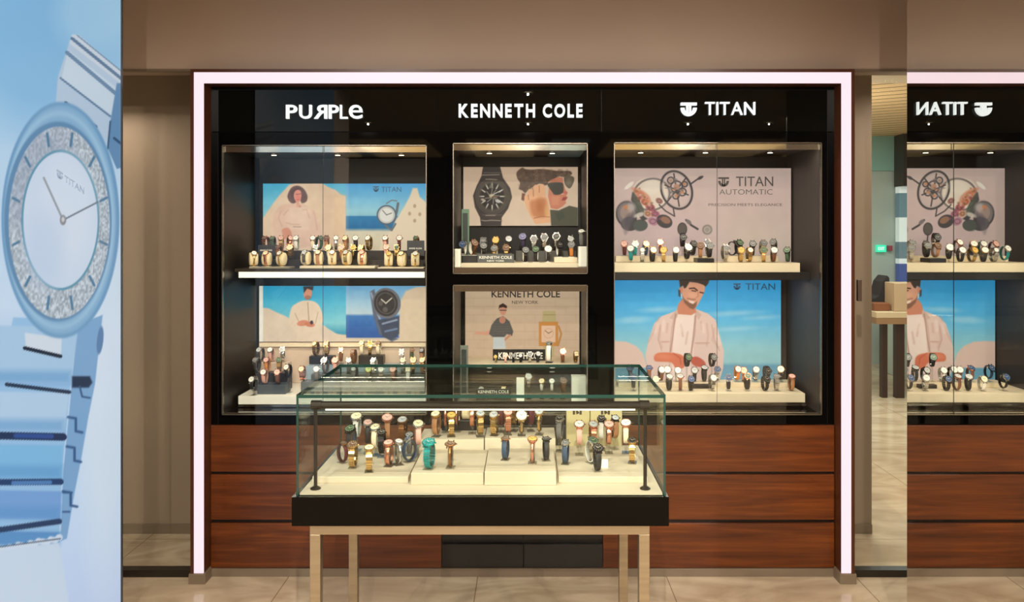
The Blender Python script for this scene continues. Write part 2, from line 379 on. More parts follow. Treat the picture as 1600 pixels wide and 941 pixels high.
# glazed partitions beside the illuminated frame
def partition(name, x0, x1):
    o = struct(name, MB().box(x0, x1, YM-.006, YM+.006, .03, ZT), GLASS)
    struct('floor_channel', MB().box(x0, x1, YM-.025, YM+.025, 0, .034), mat('dark_channel', (30, 25, 18), .3), o)
    struct('head_channel', MB().box(x0, x1, YM-.006, YM+.02, ZT-.006, ZT+.006), mat('head_trim', (110, 94, 78), .4), o)
    return o
partition('window_1', -3.6, PX(298, YF)-.004)
w2 = partition('window_2', PX(1336, YF)+.004, 3.4)
x = PX(1337, YM); MB().box(x, x+.018, YM-.03, YM-.006, PZ(470, YM), PZ(437, YM)).build('glass_clamp', mat('clamp', (96, 78, 66), .4, .4), w2, bevel=.002)

# ------------------------------------------------------------------ far corridor shop
t = thing('counter_table', 'distant light-topped counter table on dark wooden legs, behind the glass', 'table', (3.9, 8.1, 0))
MB().box(3.44, 4.9, 7.9, 8.6, .80, .86).build('table_top', mat('counter_top', (196, 176, 142), .4), t, bevel=.005)
for x0, x1, y in ((PX(1376, 8), PX(1384, 8), 7.96), (PX(1396, 8), PX(1409, 8), 7.94)):
    MB().box(x0, x1, y, y+.07, 0, .80).build('leg', mat('counter_leg', (44, 24, 16), .4), t)
MB().box(3.44, 4.9, 7.9, 8.6, .74, .80).build('apron', mat('counter_apron', (140, 108, 76), .4), t)
MB().box(PX(1394, 8.0), 4.3, 7.95, 8.17, .861, PZ(441, 8.1)).build('counter_box', mat('beige_box', (178, 152, 120), .5), bevel=.006, label='beige box standing on the distant counter table', cat='box')
b = MB()
b.prism([(PX(1364, 8.2), .861), (PX(1389, 8.2), .861), (PX(1389, 8.2), PZ(434, 8.2)), (PX(1385, 8.2), PZ(430, 8.2)), (PX(1377, 8.2), PZ(440, 8.2)), (PX(1371, 8.2), PZ(462, 8.2)), (PX(1364, 8.2), PZ(466, 8.2))], 8.18, 8.4)
b.build('dark_bag', mat('dark_cloth', (26, 24, 26), .9), bevel=.01, label='dark bag slumped on the distant counter table', cat='bag')
MB().box(PX(1366, 8), PX(1391, 8), 8.0, 8.15, .861, PZ(474, 8)).build('wooden_tray', mat('tray_wood', (120, 70, 42), .5), bevel=.006, label='brown wooden tray at the front edge of the distant counter', cat='tray')
t = thing('exit_sign', 'small green lit exit sign on the far grey wall', 'sign', (PX(1377, 9.95), 9.95, PZ(394, 9.95)))
MB().box(PX(1370, 9.95), PX(1384, 9.95), 9.94, 9.99, PZ(394, 9.95), PZ(383, 9.95)).build('housing', mat('exit_green', (40, 190, 150), .4, emit=(50, 215, 170), es=.9), t)
b = MB(); px_text(b, 'EXIT', 1372, 1382, 386, 391, 9.94, .003, bold=.02); b.build('lettering', SIGN, t)
MB().box(PX(1388, 9.95), PX(1394, 9.95), 9.94, 9.99, PZ(392, 9.95), PZ(384, 9.95)).build('alarm_box', mat('alarm_red', (150, 60, 80), .4), label='small dark red alarm box right of the exit sign', cat='alarm box')
MB().box(PX(1400, 9.9), 5.6, 9.7, 9.95, PZ(292, 9.9), 2.845).build('black_fascia_box', BLACKM, label='black box fascia high on the far wall beside the mirror edge', cat='fascia')
t = thing('far_display', 'pale and blue backlit display panel under the black box on the far wall', 'display panel', (5, 9.9, PZ(440, 9.9)))
for a, c_, m in ((292, 302, (225, 235, 235)), (302, 340, (92, 124, 136)), (340, 378, (214, 226, 226)), (378, 404, (96, 120, 130)), (404, 412, (210, 220, 225)), (412, 440, (62, 82, 140))):
    MB().box(PX(1402, 9.9), 5.4, 9.85, 9.95, PZ(c_, 9.9), PZ(a, 9.9)).build('panel', mat('far_%d' % a, m, .5, emit=m, es=.35), t)
MB().box(4.2, 5.6, 8.8, 9.5, 0, .95).build('far_cabinet', mat('far_cab', (190, 205, 200), .3), bevel=.01, label='pale cabinet on the corridor floor behind the counter table', cat='cabinet')

# ------------------------------------------------------------------ illuminated frame
fr = thing('illuminated_frame', 'tall dark wood portal with a pinkish white light strip around the showcases', 'light frame', (0, YF+.05, 0))
xo0, xo1 = PX(298, YF), PX(1335, YF); zt = PZ(108, YF); lx0, lx1 = PX(303, YF), PX(1330, YF); lz = PZ(113, YF); ix0, ix1 = PX(318, YF), PX(1315, YF); iz = PZ(130, YF)
zf = PZ(896, YF)
b = MB(); b.box(xo0, ix0, YF+.006, YM+.03, zf, zt).box(ix1, xo1, YF+.006, YM+.03, zf, zt).box(ix0, ix1, YF+.006, YM+.03, iz, zt)
b.box(xo0, lx0, YF-.004, YF+.006, zf, zt).box(lx1, xo1, YF-.004, YF+.006, zf, zt).box(lx0, lx1, YF-.004, YF+.006, lz, zt)
b.build('portal', WOODD, fr)
b = MB(); b.box(lx0, ix0, YF, YF+.005, zf, lz).box(ix1, lx1, YF, YF+.005, zf, lz).box(ix0, ix1, YF, YF+.005, iz, lz)
b.build('light_strip', LED, fr)
for a, c in ((xo0-.006, ix0+.012), (ix1-.012, xo1+.006)):
    MB().box(a, c, YF-.012, YW-.014, 0, zf).build('foot', SKIRT, fr, bevel=.002, label='taupe stone foot block')

# ------------------------------------------------------------------ black panelling with openings
CASES = {  # px rectangles of the glass fronts at the panel plane
 'left': (348, 667, 227, 648), 'cu': (708, 918, 224, 428), 'cl': (708, 918, 445, 648), 'right': (959, 1283, 223, 648)}
ZB = PZ(663, YM)
pn = thing('black_wall_panelling', 'glossy black panelling that surrounds the four glass showcases', 'panelling', (0, YM, ZB))
b = MB()
def rr(x0, x1, t_, b_): b.box(PX(x0, YM), PX(x1, YM), YM, YM+.02, PZ(b_, YM), PZ(t_, YM))
xl, xr = 329, 1304
rr(xl, 348, 207, 663); rr(667, 708, 207, 663); rr(918, 959, 207, 663); rr(1283, xr, 207, 663)
rr(348, 667, 207, 227); rr(708, 918, 207, 224); rr(959, 1283, 207, 223)
rr(348, 667, 648, 663); rr(708, 918, 428, 445); rr(708, 918, 648, 663); rr(959, 1283, 648, 663)
b.build('casing_panel', BLACK, pn)
b = MB()
for a, c in ((xl, 683.6), (684.4, 939.6), (940.4, xr)): b.box(PX(a, YM), PX(c, YM), YM, YM+.02, PZ(205.5, YM), PZ(129, YM))
b.build('fascia_panel', FASC, pn)
MB().box(PX(xl, YM), PX(xr, YM), YM+.021, YM+.03, PZ(220, YM), PZ(129, YM)).build('backing', BLACKM, pn)
# brand signs
def sign(name, label, fn, x):
    t = thing(name, label, 'sign', (x, YM-.02, PZ(186, YM))); b = MB(); fn(b); b.build('lettering', SIGN, t, smooth=False); return t
def s1(b):
    for ch, a, c, mir in (('P', 448, 465, 0), ('U', 468.5, 488, 0), ('R', 491.5, 512, 1), ('P', 514.5, 530, 0), ('L', 532, 544, 0), ('e', 546, 567, 0)):
        px_text(b, ch, a, c, 164.5, 186, YM-.004, .016, bold=.012 if ch not in 'eL' else .0, mirror=bool(mir))
sign('lit_sign', 'white lit lettering with a mirrored letter, leftmost on the black fascia', s1, PX(507, YM))
def s2(b):
    px_word(b, 'KENNETH', 717, 836, 163, 184, YM-.004, .016, bold=.03, gap=.3)
sign('lit_sign', 'white lit two-word lettering in the middle of the black fascia', s2, PX(813, YM)); b = MB(); px_word(b, 'COLE', 848, 910, 163, 184, YM-.004, .016, bold=.03, gap=.3); b.build('lettering', SIGN, bpy.data.objects['lit_sign.001'])
def s3(b):
    px_word(b, 'TITAN', 1101, 1179, 160, 180, YM-.004, .016, bold=.0, gap=.2)
t3 = sign('lit_sign', 'white lit five-letter sign with round emblem, rightmost on the black fascia', s3, PX(1122, YM))
b = MB(); px_logo(b, 1063, 1088, 161, 182, YM-.004, .016); b.build('emblem', SIGN, t3)

# ------------------------------------------------------------------ base cabinets
YW = 3.822
def base_cab(a, c, label, dark=False):
    x0, x1 = PX(a, YW), PX(c, YW); t = thing('base_cabinet', label, 'cabinet', ((x0+x1)/2, YW+.2, 0))
    zp = PZ(888, YW)
    MB().box(x0, x1, YW+.018, YW+.45, zp, ZB-.004).build('carcass', BLACKM, t)
    MB().box(x0, x1, YW-.01, YW+.4, 0, zp).build('plinth', SKIRT, t, bevel=.001)
    rows = ((665, 737.5), (742, 812.5), (818, 887.5))
    if not dark:
        for r0, r1 in rows:
            MB().box(x0+.001, x1-.001, YW, YW+.018, PZ(r1, YW), PZ(r0, YW)).build('drawer', WOOD, t, bevel=.0015)
    else:
        mid = (a+c)/2+2
        for r0, r1 in ((665, 745), (748, 843), (851, 887.5)):
            for p, q in ((a, mid-.4), (mid+.4, c)):
                MB().box(PX(p, YW)+.001, PX(q, YW)-.001, YW+.001, YW+.018, PZ(r1, YW), PZ(r0, YW)).build('door', mat('charcoal_panel', (28, 26, 22), .3), t, bevel=.001)
    return t
base_cab(329, 690, 'reddish wooden base cabinet with three wide drawers under the left tall showcase')
base_cab(690, 942, 'charcoal base cabinet with flat doors behind the glass table, between the wooden ones', True)
base_cab(942, 1304, 'reddish wooden base cabinet with three wide drawers under the right tall showcase')

# ------------------------------------------------------------------ wall showcases
def showcase(key, label, seam, xi0, xi1):
    a, c, t_, b_ = CASES[key]; x0, x1, z0, z1 = PX(a, YM), PX(c, YM), PZ(b_, YM), PZ(t_, YM)
    t = thing('wall_showcase', label, 'showcase', ((x0+x1)/2, YM+.25, z0)); zc = z1-.033
    b = MB(); yb = YB+.02
    b.box(x0-.012, x0, YM+.021, yb, z0-.012, z1+.01).box(x1, x1+.012, YM+.021, yb, z0-.012, z1+.01)
    b.box(x0, x1, YM+.021, yb, zc+.018, z1+.01); b.box(x0, x1, yb-.008, yb, z0, zc+.018)
    b.build('lining', CARCR if key == 'right' else CARC, t)
    MB().box(x0, x1, YM+.021, yb-.008, z0-.012, z0).build('floor_panel', BLACK, t)
    # polished valance at the top and sill at the bottom
    MB().box(x0+.004, x1-.004, YM+.008, YM+.016, zc, z1-.004).build('top_valance', CHROME, t)
    zs = .028 if key != 'cl' else .01
    if key == 'cu': MB().box(x0+.004, x1-.004, YM+.008, YM+.05, z0+.004, z0+.03).build('bottom_sill', CHROME, t)
    else: MB().box(x0+.004, x1-.004, YM+.008, YM+.016, z0+.001, z0+.008).build('bottom_sill', CHROME, t)
    # trim round the glass
    tr = MB(); e = .0035
    tr.box(x0, x0+e, YM-.012, YM+.006, z0, z1).box(x1-e, x1, YM-.012, YM+.006, z0, z1).box(x0, x1, YM-.012, YM+.006, z1-e, z1).box(x0, x1, YM-.012, YM+.006, z0, z0+e)
    tr.build('glass_trim', mat('aluminium_trim', (150, 142, 128), .25, .9), t)
    xs = [x0+e]+([PX(seam, YM)] if seam else [])+[x1-e]
    for p, q in zip(xs[:-1], xs[1:]):
        MB().box(p+.0006, q-.0006, YM-.006, YM+.0, z0+e, z1-e, faces=[1, 1, 0, 0, 1, 1]).build('glass_door', [GLASS, mat('dark_glass_edge', (60, 70, 66), .2)], t)
    # LED bar tucked behind the valance
    MB().box(x0+.02, x1-.02, YM+.024, YM+.05, zc+.008, zc+.018).build('light_bar', mat('bar_housing', (120, 115, 105), .4), t)
    n = 3 if seam else 2
    for k in range(n):
        xx = x0+(x1-x0)*(k+.5)/n; M = Matrix.Translation((xx, YM+.26, zc+.010))
        MB().lathe([(.022, .008), (.022, 0), (.016, 0)], 16, M).build('spot_ring', CHROME, t)
        MB().lathe([(.013, -.001), (.013, .002)], 16, M).build('spot_lens', mat('spot_lens_glow', (255, 245, 220), .4, emit=(255, 240, 210), es=3), t)
    return t, x0, x1, z0, z1, zc
WL = (1, .86, .68)
tl, lx0_, lx1_, lz0, lz1, lzc = showcase('left', 'tall two-level glass wall showcase at the left, with seaside posters', 505, 0, 0)
cu, ux0, ux1, uz0, uz1, uzc = showcase('cu', 'small square glass wall showcase, upper of the central two', None, 0, 0)
cl, cx0, cx1, cz0, cz1, czc = showcase('cl', 'small square glass wall showcase, lower of the central two, behind the glass table', None, 0, 0)
tr_, rx0, rx1, rz0, rz1, rzc = showcase('right', 'tall two-level glass wall showcase at the right, with pink and blue posters', 1120, 0, 0)
def strip(x0, x1, y, z, pw, tilt=12):
    light('showcase_lamp', 'AREA', ((x0+x1)/2, y, z), pw, WL, x1-x0-.06, .018, (R(tilt), 0, 0))
strip(lx0_, lx1_, YM+.037, lzc+.007, 3.4); strip(ux0, ux1, YM+.037, uzc+.007, 2.3); strip(cx0, cx1, YM+.037, czc+.007, 2.2); strip(rx0, rx1, YM+.037, rzc+.007, 3.8)
YS = 3.98
# upper shelves of the tall showcases
zls = PZ(420, YS)
b = MB().box(lx0_+.002, lx1_-.002, YS, YB, zls-.016, zls); b.build('middle_shelf', mat('dark_shelf', (52, 42, 34), .3), tl, bevel=.001)
MB().box(PX(373, YS-.004), PX(663, YS-.004), YS-.005, YS+.02, PZ(434, YS), PZ(425, YS)).build('shelf_light', mat('lit_shelf_edge', (252, 246, 225), .4, emit=(255, 244, 215), es=.55), tl, label='bright white light edge under the shelf')
light('showcase_lamp', 'AREA', ((lx0_+lx1_)/2, YS+.05, PZ(436, YS)-.004), 3.0, WL, 0.9, .02, (R(8), 0, 0))
zrs = PZ(411, YS)
MB().box(rx0+.002, PX(1250, YS), YS, YB-.01, PZ(425.5, YS), zrs).build('middle_deck', CREAM, tr_, bevel=.001, label='cream deck block')
MB().box(rx0+.002, rx1-.002, YS-.01, YB, PZ(437, YS), PZ(425.8, YS)).build('middle_shelf', BLACKM, tr_)
light('showcase_lamp', 'AREA', ((rx0+rx1)/2, YS+.05, PZ(437, YS)-.006), 3.4, WL, 0.9, .02, (R(8), 0, 0))
# lower decks
zld = PZ(619, YS)
MB().box(lx0_+.02, lx1_-.004, YS, YB-.01, PZ(632, YS), zld).build('lower_deck', WHITE, tl, bevel=.001, label='white deck block')
MB().box(lx0_+.02, lx1_-.004, YS-.002, YB-.01, PZ(636, YS), PZ(632.2, YS)).build('deck_base', CHROME, tl)
zrd = PZ(615, YS)
MB().box(rx0+.002, PX(1258, YS), YS, YB-.01, PZ(629, YS), zrd).build('lower_deck', CREAM, tr_, bevel=.001, label='cream deck block')
MB().box(rx0+.002, PX(1258, YS)+.004, YS-.002, YB-.01, PZ(634, YS), PZ(629.2, YS)).build('deck_base', CHROME, tr_)
YC = 3.93
zud = PZ(411, YC)
MB().box(ux0+.03, ux1-.006, YC, YB-.01, uz0+.002, zud).build('deck', CREAM, cu, bevel=.001, label='cream deck block')
zcs = PZ(569, 4.08); zcd = PZ(630, YC)
MB().box(PX(726, 4.08), PX(903, 4.08), 4.08, YB-.01, PZ(574, 4.08), zcs).build('upper_shelf', CREAM, cl, bevel=.001, label='cream narrow shelf')
MB().box(cx0+.006, cx1-.006, YC, YB-.01, cz0+.003, zcd).build('deck', mat('smoky_deck', (120, 112, 96), .2), cl, bevel=.001)
light('showcase_lamp', 'AREA', ((cx0+cx1)/2, 4.12, PZ(575, 4.08)-.004), .5, WL, .5, .02)
MB().box(PX(711, 3.90), PX(720, 3.90), 3.88, 3.93, uz0+.03, PZ(389, 3.90)).build('white_block', WHITE, bevel=.002, label='upright white block at the left edge of the upper central showcase', cat='display block')
MB().box(PX(903, 3.95), PX(916, 3.95), 3.90, 3.97, uz0+.031, PZ(385, 3.95)).build('white_block', WHITE, bevel=.002, label='upright white block at the right edge of the upper central showcase', cat='display block')
MB().box(PX(893, 3.95), PX(916, 3.95), 3.94, 4.0, zcd, PZ(588, 3.95)).build('white_block', WHITE, bevel=.002, label='white block at the right edge of the lower central showcase', cat='display block')
MB().box(PX(807, 3.95), PX(819, 3.95), 3.95, 3.955, zcd, PZ(590, 3.95)).build('price_card', WHITE, label='small white price card on the lower central showcase deck', cat='card')

# ------------------------------------------------------------------ posters
def poster(label, art, x0, x1, y0, y1, k=.8, texts=None, Y=YB-.015, cat='poster', txtmat=None):
    t = thing('backlit_poster', label, cat, (PX((x0+x1)/2, Y), Y, PZ(y1, Y)))
    MB().box(PX(x0, Y), PX(x1, Y), Y, Y+.02, PZ(y1, Y), PZ(y0, Y)).build('light_box', mat('lightbox_side', (190, 185, 175), .5), t)
    art.build('print', lambda X, Y_: ((X-CX)*Y/F, np.full(X.shape, Y-.001), EYE+(CY-Y_)*Y/F), t, k)
    for fn in (texts if isinstance(texts, (list, tuple)) else [texts] if texts else []):
        b = MB(); fn(b, Y-.0015); b.build('lettering', txtmat or INK, t)
    return t
SKIN, SKIN2 = (216, 150, 118), (196, 118, 88)
# A upper left: woman and seaside watch
A = Art(411, 683, 287, 412, .8)
A.vgrad([(287, (72, 176, 214)), (345, (150, 205, 212)), (412, (205, 205, 190))], x1=540)
A.vgrad([(287, (78, 165, 222)), (330, (150, 200, 215)), (337, (140, 190, 205)), (338, (52, 125, 175)), (356, (40, 110, 160)), (362, (215, 205, 180)), (412, (222, 200, 170))], x0=540)
sand = (226, 196, 166)
A.poly([(408, 345), (424, 322), (436, 306), (452, 289), (470, 284), (500, 284), (512, 292), (524, 297), (532, 304), (540, 306), (540, 414), (408, 414)], sand, 2, curve=False)
A.poly([(452, 291), (470, 287), (480, 287), (480, 414), (430, 414), (428, 320)], (232, 206, 180), 8, .6)
A.poly([(498, 287), (540, 306), (540, 414), (510, 414)], (214, 180, 148), 10, .5)
z = A.zoom(410, 284, 7.467)
z.poly([(130, 400), (200, 290), (300, 255), (380, 262), (480, 258), (580, 330), (640, 400), (690, 560), (680, 720), (560, 760), (200, 760), (130, 560)], (224, 186, 164), 22, curve=True)
z.poly([(270, 330), (420, 300), (560, 330), (560, 520), (480, 560), (300, 530)], (232, 202, 180), 40, .7, True)
for q in ([(215, 350), (190, 430), (230, 520)], [(600, 350), (620, 440), (640, 560)], [(280, 480), (360, 500), (430, 500)], [(300, 330), (250, 390)], [(520, 340), (550, 420)], [(470, 330), (520, 325)]): z.line(q, 12, (196, 152, 132), 18, .55)
z.line([(360, 525), (450, 528)], 8, (140, 108, 92), 8, .8)
z.poly([(230, 560), (300, 540), (340, 600), (320, 680), (250, 650)], (212, 140, 116), 14, .85, True)
z.poly([(300, 140), (340, 70), (410, 46), (480, 80), (525, 160), (515, 230), (460, 250), (430, 200), (380, 250), (330, 245), (295, 190)], (112, 84, 80), 14, 1, True)
z.poly([(330, 120), (400, 70), (450, 80), (400, 110), (350, 200)], (92, 66, 62), 20, .6, True)
z.poly([(372, 130), (400, 98), (440, 104), (456, 150), (446, 210), (414, 246), (388, 226), (368, 180)], (226, 150, 132), 10, 1, True)
z.ell(415, 190, 26, 30, (232, 132, 120), soft=24, op=.7); z.line([(396, 148), (448, 142)], 10, (150, 84, 84), 8, .8); z.line([(404, 212), (430, 210)], 7, (186, 82, 86), 6, .8)
z.poly([(392, 240), (430, 244), (450, 300), (400, 300)], (222, 164, 142), 12); z.ell(440, 288, 10, 7, (180, 110, 96), soft=10, op=.7)
A.grain(10, 9)
A.poly([(612, 360), (618, 344), (630, 326), (640, 308), (645, 294), (652, 294), (656, 308), (668, 318), (686, 322), (686, 414), (590, 414), (596, 372)], (232, 212, 184), 2.5)
for x, y in ((648, 322), (640, 334), (656, 335), (648, 345)): A.ell(x, y, 2.4, 3, (176, 146, 120), op=.8)
A.line([(622, 318), (620, 330), (616, 344)], 4, (104, 112, 118)); A.line([(604, 318), (612, 313), (620, 314)], 2, (120, 128, 134)); A.line([(602, 352), (612, 360), (618, 350)], 3, (110, 116, 120))
A.ell(604, 336, 15.5, 15.5, (92, 104, 116)); A.ell(604, 336, 13, 13, (224, 222, 214)); A.ring(604, 336, 12, 12, 1, (150, 156, 160), op=.7)
A.line([(604, 336), (598, 329)], 1, (60, 60, 60)); A.line([(604, 336), (612, 333)], 1, (60, 60, 60))
def tA(b, Y): px_logo(b, 583, 592, 291, 300, Y); px_text(b, 'TITAN', 596, 627, 292, 300, Y)
poster('backlit seaside poster of a curly-haired woman and silver watch, upper left showcase', A, 411, 683, 287, 412, .66, tA, txtmat=mat('poster_blue_ink', (66, 108, 140), .5))
# B lower left: man and chronograph
B = Art(405, 683, 447, 534, .8)
B.vgrad([(447, (40, 165, 212)), (505, (130, 200, 208)), (522, (60, 150, 180)), (524, (214, 200, 175)), (540, (218, 196, 168))], x1=541)
B.vgrad([(447, (112, 176, 222)), (490, (190, 208, 214)), (494, (70, 120, 180)), (527, (48, 92, 160)), (529, (214, 196, 172)), (540, (222, 200, 172))], x0=541)
B.poly([(403, 480), (420, 482), (432, 488), (446, 494), (455, 500), (500, 504), (512, 513), (525, 521), (541, 525), (541, 540), (403, 540)], (222, 200, 176), 2)
B.rect(405, 445, 411, 540, (238, 232, 220))
B.poly([(455, 482), (464, 474), (474, 470), (490, 471), (500, 480), (505, 500), (500, 514), (502, 536), (466, 536), (464, 520), (452, 506)], (228, 204, 178), 1.5, curve=True)
B.line([(481, 473), (483, 505)], 1.4, (176, 146, 120)); B.line([(461, 490), (468, 505)], 1.3, (190, 160, 135)); B.line([(497, 488), (493, 505)], 1.3, (190, 160, 135))
B.ell(473, 505, 9, 4.5, (214, 140, 108), -10); B.ell(484, 507, 8, 4, (206, 130, 98), 8); B.ell(487, 504, 2.5, 3, (70, 60, 60))
B.ell(481, 459, 6.5, 9.5, SKIN, 8); B.poly([(474, 448), (490, 447), (489, 454), (480, 451), (475, 458)], (58, 44, 40), 1.5); B.ell(481, 465, 5, 3.5, (140, 96, 80), op=.6)
B.poly([(626, 540), (622, 520), (626, 470), (634, 455), (650, 449), (686, 447), (686, 540)], (224, 200, 170), 3)
B.poly([(578, 456), (585, 452), (596, 500), (606, 520), (622, 530), (612, 534), (592, 522), (583, 492)], (96, 104, 120), 2)
B.line([(580, 458), (590, 490), (600, 512)], 3, (150, 160, 178)); B.poly([(590, 500), (624, 494), (624, 522), (612, 532), (598, 526)], (70, 78, 96), 2)
B.line([(598, 506), (620, 500)], 3, (140, 152, 172)); B.line([(602, 518), (620, 514)], 3, (110, 130, 160))
B.ell(604, 474, 22, 24, (112, 112, 118), -15); B.ell(603, 474, 18.5, 20.5, (62, 58, 58), -15); B.ring(603, 474, 15, 17, 1.4, (120, 116, 112), -15, op=.6)
B.line([(603, 474), (596, 468)], 1.8, (214, 206, 190)); B.line([(603, 474), (612, 466)], 1.8, (214, 206, 190)); B.ell(602, 484, 4, 4, (96, 90, 86)); B.ell(595, 474, 3.5, 4, (96, 90, 86))
B.grain(8, 7)
poster('backlit seaside poster of a cream-shirted man and dark watch, lower left showcase', B, 405, 683, 447, 534, .64)
# C upper centre
C_ = Art(724, 903, 261, 353, .6)
C_.vgrad([(261, (214, 184, 158)), (353, (222, 196, 172))]); C_.grain(6, 14)
dk = (62, 54, 52)
C_.poly([(755, 259), (781, 259), (786, 278), (797, 294), (800, 308), (794, 326), (784, 340), (783, 356), (752, 356), (750, 340), (742, 324), (739, 306), (745, 290), (752, 276)], dk, 1.5)
C_.ell(769, 307, 27.5, 30, (52, 44, 44)); C_.ring(769, 307, 26, 28.5, 1.2, (100, 88, 82), op=.8); C_.ell(769, 307, 20, 22, (36, 30, 30))
for k in range(12):
    a = k*math.pi/6; C_.line([(769+13*math.cos(a), 307+14*math.sin(a)), (769+20*math.cos(a), 307+22*math.sin(a))], 2.0, (196, 186, 172))
for k in range(9):
    a = k*2.4; C_.line([(769+3*math.cos(a), 307+3*math.sin(a)), (769+11*math.cos(a+.5), 307+12*math.sin(a+.5))], 1.3, (170, 158, 146), op=.8)
C_.line([(756, 270), (782, 270)], 1.2, (110, 100, 94)); C_.line([(755, 345), (784, 345)], 1.2, (110, 100, 94)); C_.line([(754, 336), (785, 336)], 1, (96, 86, 80))
z = C_.zoom(800, 258, 9.6)
z.poly([(560, 250), (620, 170), (760, 190), (780, 300), (800, 370), (835, 410), (815, 460), (838, 490), (800, 540), (815, 565), (760, 620), (680, 665), (580, 650), (540, 480)], (206, 128, 100), 12)
z.poly([(600, 470), (720, 460), (700, 600), (600, 600)], (224, 152, 116), 40, .6); z.ell(620, 240, 60, 30, (190, 120, 84), soft=30, op=.7)
z.poly([(70, 110), (150, 40), (200, 60), (300, 70), (420, 60), (560, 70), (700, 90), (860, 90), (900, 130), (850, 170), (780, 180), (700, 170), (640, 200), (560, 240), (520, 300), (470, 300), (410, 280), (330, 320), (240, 370), (200, 420), (150, 380), (105, 350), (120, 270), (80, 200)], (96, 74, 62), 16, 1, True)
rg = random.Random(5)
for k in range(90):
    a_, b_ = rg.uniform(100, 880), rg.uniform(70, 260)
    if a_ < 330: b_ = rg.uniform(70, 370)
    if a_ > 560: b_ = rg.uniform(80, 170)
    z.ring(a_, b_, rg.uniform(18, 34), rg.uniform(12, 26), 9, [(60, 44, 38), (132, 106, 84), (84, 66, 56), (150, 124, 98)][k % 4], rg.uniform(0, 90), 12, .5)
z.poly([(150, 420), (200, 430), (180, 540), (140, 520)], (110, 62, 50), 14, .9)
z.poly([(185, 470), (205, 440), (240, 450), (240, 390), (280, 355), (318, 365), (320, 320), (350, 295), (405, 305), (415, 285), (470, 285), (498, 340), (500, 430), (545, 560), (565, 680), (580, 860), (350, 885), (270, 760), (220, 640), (190, 560)], (232, 174, 132), 10)
z.poly([(270, 560), (340, 520), (430, 500), (500, 500), (530, 600), (520, 760), (400, 790), (300, 740)], (200, 128, 84), 50, .9, True)
z.ell(420, 620, 60, 110, (180, 106, 62), soft=70, op=.75); z.ell(520, 700, 30, 90, (226, 180, 120), soft=40, op=.6)
for q in ([(243, 450), (250, 520)], [(318, 370), (322, 470)], [(408, 310), (408, 410)], [(330, 800), (440, 770), (560, 780)]): z.line(q, 11, (160, 96, 62), 10, .8)
z.poly([(530, 290), (600, 262), (740, 262), (770, 300), (770, 400), (720, 440), (640, 445), (600, 400)], (66, 62, 52), 14, 1, True)
z.line([(470, 270), (560, 290)], 14, (80, 60, 60), 10); z.line([(740, 435), (800, 430)], 10, (236, 206, 196), 8, .8)
z.poly([(790, 170), (860, 160), (925, 180), (930, 240), (890, 330), (850, 350), (800, 300), (780, 230)], (104, 92, 76), 12, 1, True); z.ell(850, 250, 40, 50, (136, 120, 100), soft=40, op=.6)
z.poly([(770, 480), (830, 480), (800, 530), (740, 530)], (150, 60, 60), 12, .9); z.ell(800, 420, 30, 20, (196, 92, 84), soft=16, op=.7)
z.poly([(570, 670), (700, 680), (860, 610), (990, 640), (990, 960), (590, 960)], (84, 82, 66), 12); z.poly([(640, 720), (760, 690), (800, 780), (700, 840)], (62, 70, 58), 30, .6)
z = C_.zoom(725, 255, 9.41)
z.ring(415, 490, 235, 250, 60, (86, 76, 66), soft=30, op=.8); z.poly([(620, 380), (690, 440), (700, 520), (650, 620), (600, 560)], (74, 66, 52), 20, .9)
for q in ([(320, 235), (480, 245)], [(260, 175), (520, 170)], [(320, 770), (460, 770)], [(255, 840), (320, 850), (400, 838), (530, 845)]): z.line(q, 12, (168, 154, 134), 8, .8)
z.poly([(400, 290), (440, 370), (360, 370)], (120, 112, 100), 14, .8); z.ell(400, 480, 30, 26, (214, 190, 150), soft=18, op=.9); z.line([(400, 490), (490, 498)], 16, (120, 84, 52), 8)
z.line([(560, 395), (450, 450), (400, 490)], 12, (214, 206, 196), 8); z.ell(500, 560, 40, 24, (206, 204, 200), 20, 16, .9); z.ell(280, 540, 34, 20, (196, 180, 160), 20, 16, .9)
poster('backlit poster of a black watch and a man in sunglasses, upper central showcase', C_, 724, 903, 261, 353, .62)
# D lower centre
D = Art(727, 905, 452, 569, .6)
D.vgrad([(452, (218, 190, 160)), (569, (208, 176, 146))]); D.grain(7, 12)
for y in range(466, 569, 13): D.line([(727, y), (905, y)], .8, (196, 162, 132), op=.6)
for k, y in enumerate(range(466, 569, 13)):
    for x in range(740+(k % 2)*16, 905, 32): D.line([(x, y), (x, y+13)], .7, (196, 162, 132), op=.5)
D.poly([(741, 522), (744, 518), (758, 519), (768, 514), (770, 518), (762, 524)], (220, 160, 132), 1.2)
D.poly([(764, 522), (768, 508), (776, 498), (786, 494), (796, 502), (802, 518), (800, 525), (792, 522), (788, 527), (770, 527)], (92, 88, 84), 1.5)
for y in range(502, 526, 4): D.line([(770, y), (797, y)], .8, (120, 114, 108), op=.6)
D.ell(785, 500, 5, 5.5, (200, 136, 110)); D.ell(786, 485, 5.2, 7.5, (214, 150, 122)); D.poly([(779, 484), (780, 477), (786, 474), (792, 478), (792, 482), (786, 480), (781, 481)], (66, 50, 44), 1)
D.line([(781, 485), (791, 485)], 1.4, (70, 56, 52)); D.line([(797, 524), (789, 531), (783, 534)], 3, (204, 140, 112)); D.poly([(771, 527), (788, 527), (790, 545), (770, 545)], (202, 206, 204), 2)
D.poly([(848, 486), (868, 486), (869, 504), (847, 504)], (196, 178, 128), 1.2); D.line([(850, 492), (867, 492)], 1, (164, 140, 92))
